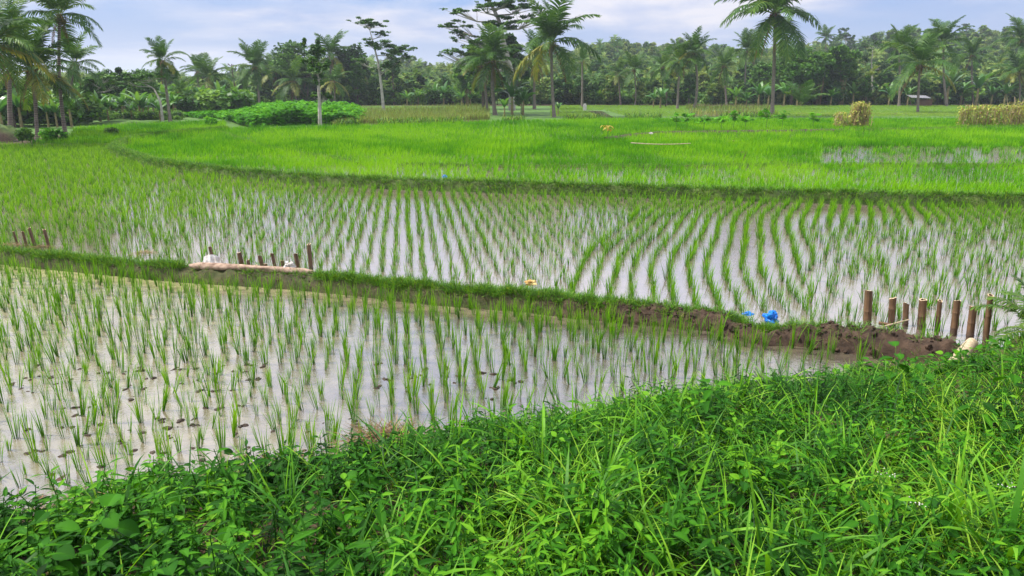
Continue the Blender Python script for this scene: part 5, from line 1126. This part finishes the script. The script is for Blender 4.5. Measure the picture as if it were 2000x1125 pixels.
# flat creeping leaves lying over everything
X_, Y_, d, px, py = area(44250); k = rng.random(len(X_)) < np.clip(.1+d, 0, 1)*np.interp(px, [0, 700, 2000], [1, .8, .45])*(fbm(X_*1.7+9, Y_*1.7) < .62); k &= BARE(X_, Y_) < .5; X1, Y1 = X_[k], Y_[k]; n = len(X1)
rot = mrz(rng.uniform(0, 6.28, n)) @ mry(rng.normal(.15, .4, n)) @ mrx(rng.normal(0, .35, n)); hz = rng.uniform(.02, .16, n)
stamp(acc, LH, np.stack([X1, Y1, bz(X1, Y1)+hz], -1), rot, rng.uniform(.035, .085, n), (patch(X1, Y1, 3)-.5)*1.4+rng.normal(0, .2, n))
# dark leaf litter and dry straw between them
print('weeds verts', acc.n)
o = link('weeds', acc.mesh('weeds', [M_weed, M_green_stem])); tag(o, 'low leafy weeds matted over the near bank', 'weeds', kind='stuff')
acc = Acc(); X_, Y_, d, px, py = area(13275); n = len(X_); ribbons(acc, np.stack([X_, Y_, bz(X_, Y_)+.015], -1), rng.uniform(0, 6.28, n), rng.uniform(.1, .35, n), .006, rng.uniform(1.2, 1.6, n), rng.uniform(1.5, 1.9, n), 3, rng.random(n), .2)
X_, Y_, d, px, py = area(88500); k = (d < .5) & (px < 1150) & (fbm(X_*1.6+4, Y_*1.6) > .47); X_, Y_ = X_[k], Y_[k]; n = len(X_); ribbons(acc, np.stack([X_, Y_, bz(X_, Y_)+rng.uniform(.0, .07, n)], -1), rng.uniform(0, 6.28, n), rng.uniform(.08, .3, n), .006, rng.uniform(1.0, 1.6, n), rng.uniform(1.5, 2.2, n), 3, rng.random(n)*.8, .2)
o = link('dry_straw', acc.mesh('dry_straw', M_dead)); tag(o, 'loose dry straw lying among the weeds on the near bank', 'straw', kind='stuff')
# grass
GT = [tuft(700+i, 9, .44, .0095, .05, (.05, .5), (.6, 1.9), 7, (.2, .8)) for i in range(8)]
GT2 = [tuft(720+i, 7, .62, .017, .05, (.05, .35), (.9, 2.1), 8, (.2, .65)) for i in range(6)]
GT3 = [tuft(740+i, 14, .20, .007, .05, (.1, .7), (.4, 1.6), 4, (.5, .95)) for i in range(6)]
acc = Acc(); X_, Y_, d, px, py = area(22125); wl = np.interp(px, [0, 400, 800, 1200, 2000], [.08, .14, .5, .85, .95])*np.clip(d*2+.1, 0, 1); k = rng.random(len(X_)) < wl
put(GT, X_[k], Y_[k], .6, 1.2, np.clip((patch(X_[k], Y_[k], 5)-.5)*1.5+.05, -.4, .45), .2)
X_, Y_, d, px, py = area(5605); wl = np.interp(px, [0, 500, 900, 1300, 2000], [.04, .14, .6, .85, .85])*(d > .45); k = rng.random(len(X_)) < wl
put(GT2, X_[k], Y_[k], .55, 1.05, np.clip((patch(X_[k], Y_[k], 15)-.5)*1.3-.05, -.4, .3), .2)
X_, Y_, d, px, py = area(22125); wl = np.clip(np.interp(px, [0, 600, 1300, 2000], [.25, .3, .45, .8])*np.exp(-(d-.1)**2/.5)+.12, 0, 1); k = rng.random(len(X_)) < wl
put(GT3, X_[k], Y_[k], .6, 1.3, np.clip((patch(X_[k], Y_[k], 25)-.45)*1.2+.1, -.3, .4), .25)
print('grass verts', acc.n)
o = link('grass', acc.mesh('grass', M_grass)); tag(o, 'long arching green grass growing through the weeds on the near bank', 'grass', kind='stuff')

# standout plants, each its own thing
def place(px, py, dh=0):
    """where the photo pixel meets the bank surface"""
    d = ray(px, py); t = np.linspace(1, 25, 3000); p = d[None]*t[:, None]; p[:, 2] += CAM_H; g = bankz(p[:, 0], p[:, 1])+dh; i = np.argmax(p[:, 2] < np.maximum(g, -.02)); q = p[i]; q[2] = float(groundz(q[0:1], q[1:2])[0]); return q
def weed(px, py, h, label, seed, leaf=LO, ll=.1, nn=7, pair=True, name='leafy_weed', droop=.35, mat=M_weed, flower=False):
    b = place(px, py); st, lv = herb(seed, h, nn, ll, leaf, pair, droop); t = thing(name, label, 'plant', tuple(b), random.uniform(0, 6)); link('stem', st.mesh('stem', M_green_stem), t); link('leaves', lv.mesh('leaves', mat), t)
    if flower:
        a = Acc(); r = np.random.default_rng(seed)
        for q in range(9): ico_blob(a, np.array([r.normal(0, .018), r.normal(0, .018), h+r.uniform(0, .03)]), .0035, .5, .8)
        link('flower', a.mesh('flower', M_white, True), t)
    return t
for i, (px, py, h, l, leaf, ll, nn, pair) in enumerate([
    (1746, 760, .42, 'tall broad leafed weed standing up before the right end of the bund', LH, .10, 6, False),
    (1712, 768, .26, 'short weed with broad drooping leaf left of the tall one by the bund end', LH, .12, 4, False),
    (1790, 790, .34, 'leafy stalk just below the pale bamboo length', LO, .10, 6, True),
    (1380, 860, .45, 'dark bushy weed reaching over the water at the middle of the bank', LO, .10, 9, True),
    (1350, 850, .36, 'lower dark weed beside the bushy one at the middle of the bank', LO, .09, 8, True),
    (1170, 880, .28, 'weed with small leaves left of the dark bushy pair', LO, .08, 7, True),
    (1130, 845, .30, 'weed with a curled top at the water edge in the middle', LL, .11, 8, True),
    (245, 1100, .42, 'tall weed with big terminal leaves at the lower left water edge', LH, .10, 7, False),
    (105, 1110, .40, 'dark stalked weed near the lower left corner', LH, .10, 6, False),
    (100, 1160, .28, 'wide leafed weed filling the lower left corner', LO, .12, 6, True),
    (900, 985, .26, 'broad leafed weed amid the straw on the middle of the bank', LO, .10, 5, True),
    (640, 1050, .28, 'leafy weed in the lower left middle of the bank', LH, .11, 6, False),
    (760, 1150, .30, 'weed with narrow star shaped leaves at the bottom edge', LL, .16, 7, False),
    (560, 1150, .30, 'palm shaped leafy weed at the bottom edge left of centre', LL, .16, 8, False),
    (1660, 1080, .32, 'broad pale leafed weed on the lower right of the bank', LO, .11, 5, True),
    (1590, 1150, .30, 'leafy weed low at the bottom edge right of centre', LO, .12, 6, True),
    (1200, 1080, .30, 'weed with rounded leaves left of the long arching grass', LH, .11, 6, False),
    (1450, 1010, .34, 'upright weed in the grass right of the dark bushy pair', LO, .11, 7, True),
    (1900, 860, .36, 'weed with pointed leaves near the right edge', LO, .12, 7, True),
    (1960, 800, .42, 'big dark leafed weed at the right edge above the grass', LH, .10, 7, False),
    (1060, 1140, .26, 'heart leafed weed at the bottom edge centre', LH, .10, 5, False),
    (330, 1180, .26, 'bright leafed weed low at the bottom left', LH, .12, 6, False)]):
    weed(px, py, h, l, 800+i, leaf, ll, nn, pair)
weed(1770, 1080, .30, 'weed topped with tiny white flowers on the lower right', 850, LO, .12, 5, True, 'flowering_weed', flower=True)
weed(1725, 1010, .30, 'second white flowered weed higher up among the right grass', 851, LO, .09, 5, True, 'flowering_weed', flower=True)
weed(1955, 1010, .26, 'white flowered weed close to the right edge', 852, LL, .09, 6, True, 'flowering_weed', flower=True)
def tallgrass(px, py, n, L, w, label, seed, spread=.03, lean=(.02, .2), tip=(.1, .9), t=(.35, .8), seg=8):
    b = place(px, py); r = np.random.default_rng(seed); a = Acc(); az = r.uniform(0, 6.28, n); rad = spread*np.sqrt(r.random(n)); base = np.stack([np.cos(az)*rad, np.sin(az)*rad, np.full(n, -.02)], -1); b0 = r.uniform(*lean, n)
    ribbons(a, base, az, L*r.uniform(.55, 1.1, n), w*r.uniform(.7, 1.2, n), b0, b0+r.uniform(*tip, n), seg, r.uniform(*t, n), .3, r.uniform(-1, 1, n), pw=1.6); o = link('grass_tuft', a.mesh('grass_tuft', M_grass)); o.location = b; tag(o, label, 'grass tuft'); return o
for i, (px, py, n, L, w, l, lean, tip) in enumerate([
    (1440, 800, 6, .52, .024, 'tall broad bladed grass shoot rising above the water right of centre', (.02, .15), (.1, 1.2)),
    (1480, 820, 7, .34, .014, 'lower grass tuft beside the tall broad bladed shoot', (.05, .3), (.2, 1.4)),
    (560, 935, 12, .62, .014, 'tall upright pale green grass tuft at the left centre water edge', (.0, .15), (.05, .5)),
    (600, 930, 7, .45, .012, 'thinner tall grass right of the tall upright tuft', (.0, .2), (.1, .6)),
    (890, 900, 8, .58, .014, 'tall slanting grass shoots at the water edge left of the dark bushy weeds', (.05, .35), (.1, .7)),
    (1010, 870, 8, .42, .014, 'grass tuft with looping blades at the middle water edge', (.05, .25), (.3, 2.0)),
    (1120, 860, 6, .48, .016, 'single file of long blades at the middle water edge', (.02, .2), (.2, 1.2)),
    (1590, 800, 10, .4, .013, 'grass tuft leaning over the water left of the bund end weeds', (.05, .5), (.3, 1.4)),
    (1270, 830, 8, .4, .014, 'upright yellow green grass tuft near the dark bushy weeds', (.02, .3), (.2, 1.2)),
    (1500, 1160, 11, .75, .022, 'tall central grass stalks with long broad blades at the bottom right', (.02, .4), (.4, 1.8)),
    (1850, 1060, 10, .72, .022, 'large arching grass tuft at the lower right', (.05, .5), (.6, 1.9)),
    (1960, 1120, 10, .75, .024, 'broad bladed grass tuft in the lower right corner', (.05, .5), (.6, 1.8)),
    (1100, 1060, 12, .66, .02, 'wide arching grass tuft at the bottom centre', (.1, .6), (.7, 1.9)),
    (780, 1170, 10, .7, .022, 'arching grass tuft at the bottom left of centre', (.1, .7), (.6, 1.8)),
    (680, 1110, 4, .42, .016, 'few bright yellow green blades standing among the leaves', (.0, .2), (.1, .5)),
    (1180, 980, 10, .55, .017, 'upright bright grass tuft on the middle of the bank', (.02, .35), (.2, 1.4)),
    (1960, 760, 9, .62, .017, 'long bladed grass leaning in from the right edge', (.1, .6), (.5, 1.6)),
    (1650, 930, 10, .5, .017, 'grass tuft with wide bent blades right of the bushy weeds', (.05, .5), (.5, 1.8))]):
    tallgrass(px, py, n, L, w, l, 900+i, lean=lean, tip=tip)
b = place(1437, 806); a = Acc(); stamp(a, LH, np.zeros((1, 3)), mry(np.array([-.6])), .1, .3); o = link('dry_leaf', a.mesh('dry_leaf', M_dead)); o.location = b+np.array([0, 0, .10]); tag(o, 'single curled brown leaf caught in the grass near the tall shoot', 'dry leaf')
# clods and dead leaves in the shallow near paddy
acc = Acc(); q = (nyp < 7.6) & (nxp < .6) & (nyp > bk(nxp)+.05) & (fbm(nxp*1.1+2, nyp*1.1) > .46) & (rng.random(len(nxp)) < .6)
X_ = np.concatenate([nxp[q]+rng.normal(0, .02, q.sum()) for _ in range(3)]); Y_ = np.concatenate([nyp[q]+rng.normal(0, .02, q.sum()) for _ in range(3)])
X_ = np.concatenate([X_]*2)+rng.normal(0, .035, 2*len(X_)); Y_ = np.concatenate([Y_]*2)+rng.normal(0, .025, 2*len(Y_)); k = rng.random(len(X_)) < .75; X_, Y_ = X_[k], Y_[k]
for q in range(5):
    w = np.where(rng.integers(5, size=len(X_)) == q)[0]; m_ = len(w); vv = CV*(1+.6*(vn(CV[:, 0]*2+q*7, CV[:, 1]*2+CV[:, 2]*1.7)-.5)+.5*(vn(CV[:, 0]*4+q, CV[:, 2]*4)-.5))[:, None]
    stamp(acc, (vv, {3: CF, 4: np.zeros((0, 4), int)}, np.zeros(len(CV))), np.stack([X_[w], Y_[w], np.full(m_, -.003)], -1), mrz(rng.uniform(0, 6.28, m_)) @ mrx(rng.normal(0, .3, m_)), (.006+.022*rng.random(m_)**2.2)[:, None]*np.array([1.5, 1, .55])[None])
o = link('mud_clods', acc.mesh('mud_clods', M_mud, True)); tag(o, 'dark mud clods just breaking the surface of the near paddy', 'mud', kind='stuff')
hz = Acc(); box(hz, (0, 2300, 33), (6400, 5600, 70)); m, nt, N, L, out = newmat('haze_air'); v = N.new('ShaderNodeVolumePrincipled'); v.inputs['Density'].default_value = .00045; v.inputs['Color'].default_value = (.80, .88, 1, 1); v.inputs['Anisotropy'].default_value = .2
L.new(v.outputs[0], out.inputs['Volume']); o = link('haze', hz.mesh('haze', m)); tag(o, 'thin bluish humid air over the fields and the hills', 'haze', kind='stuff')
print('objects', len(bpy.data.objects))
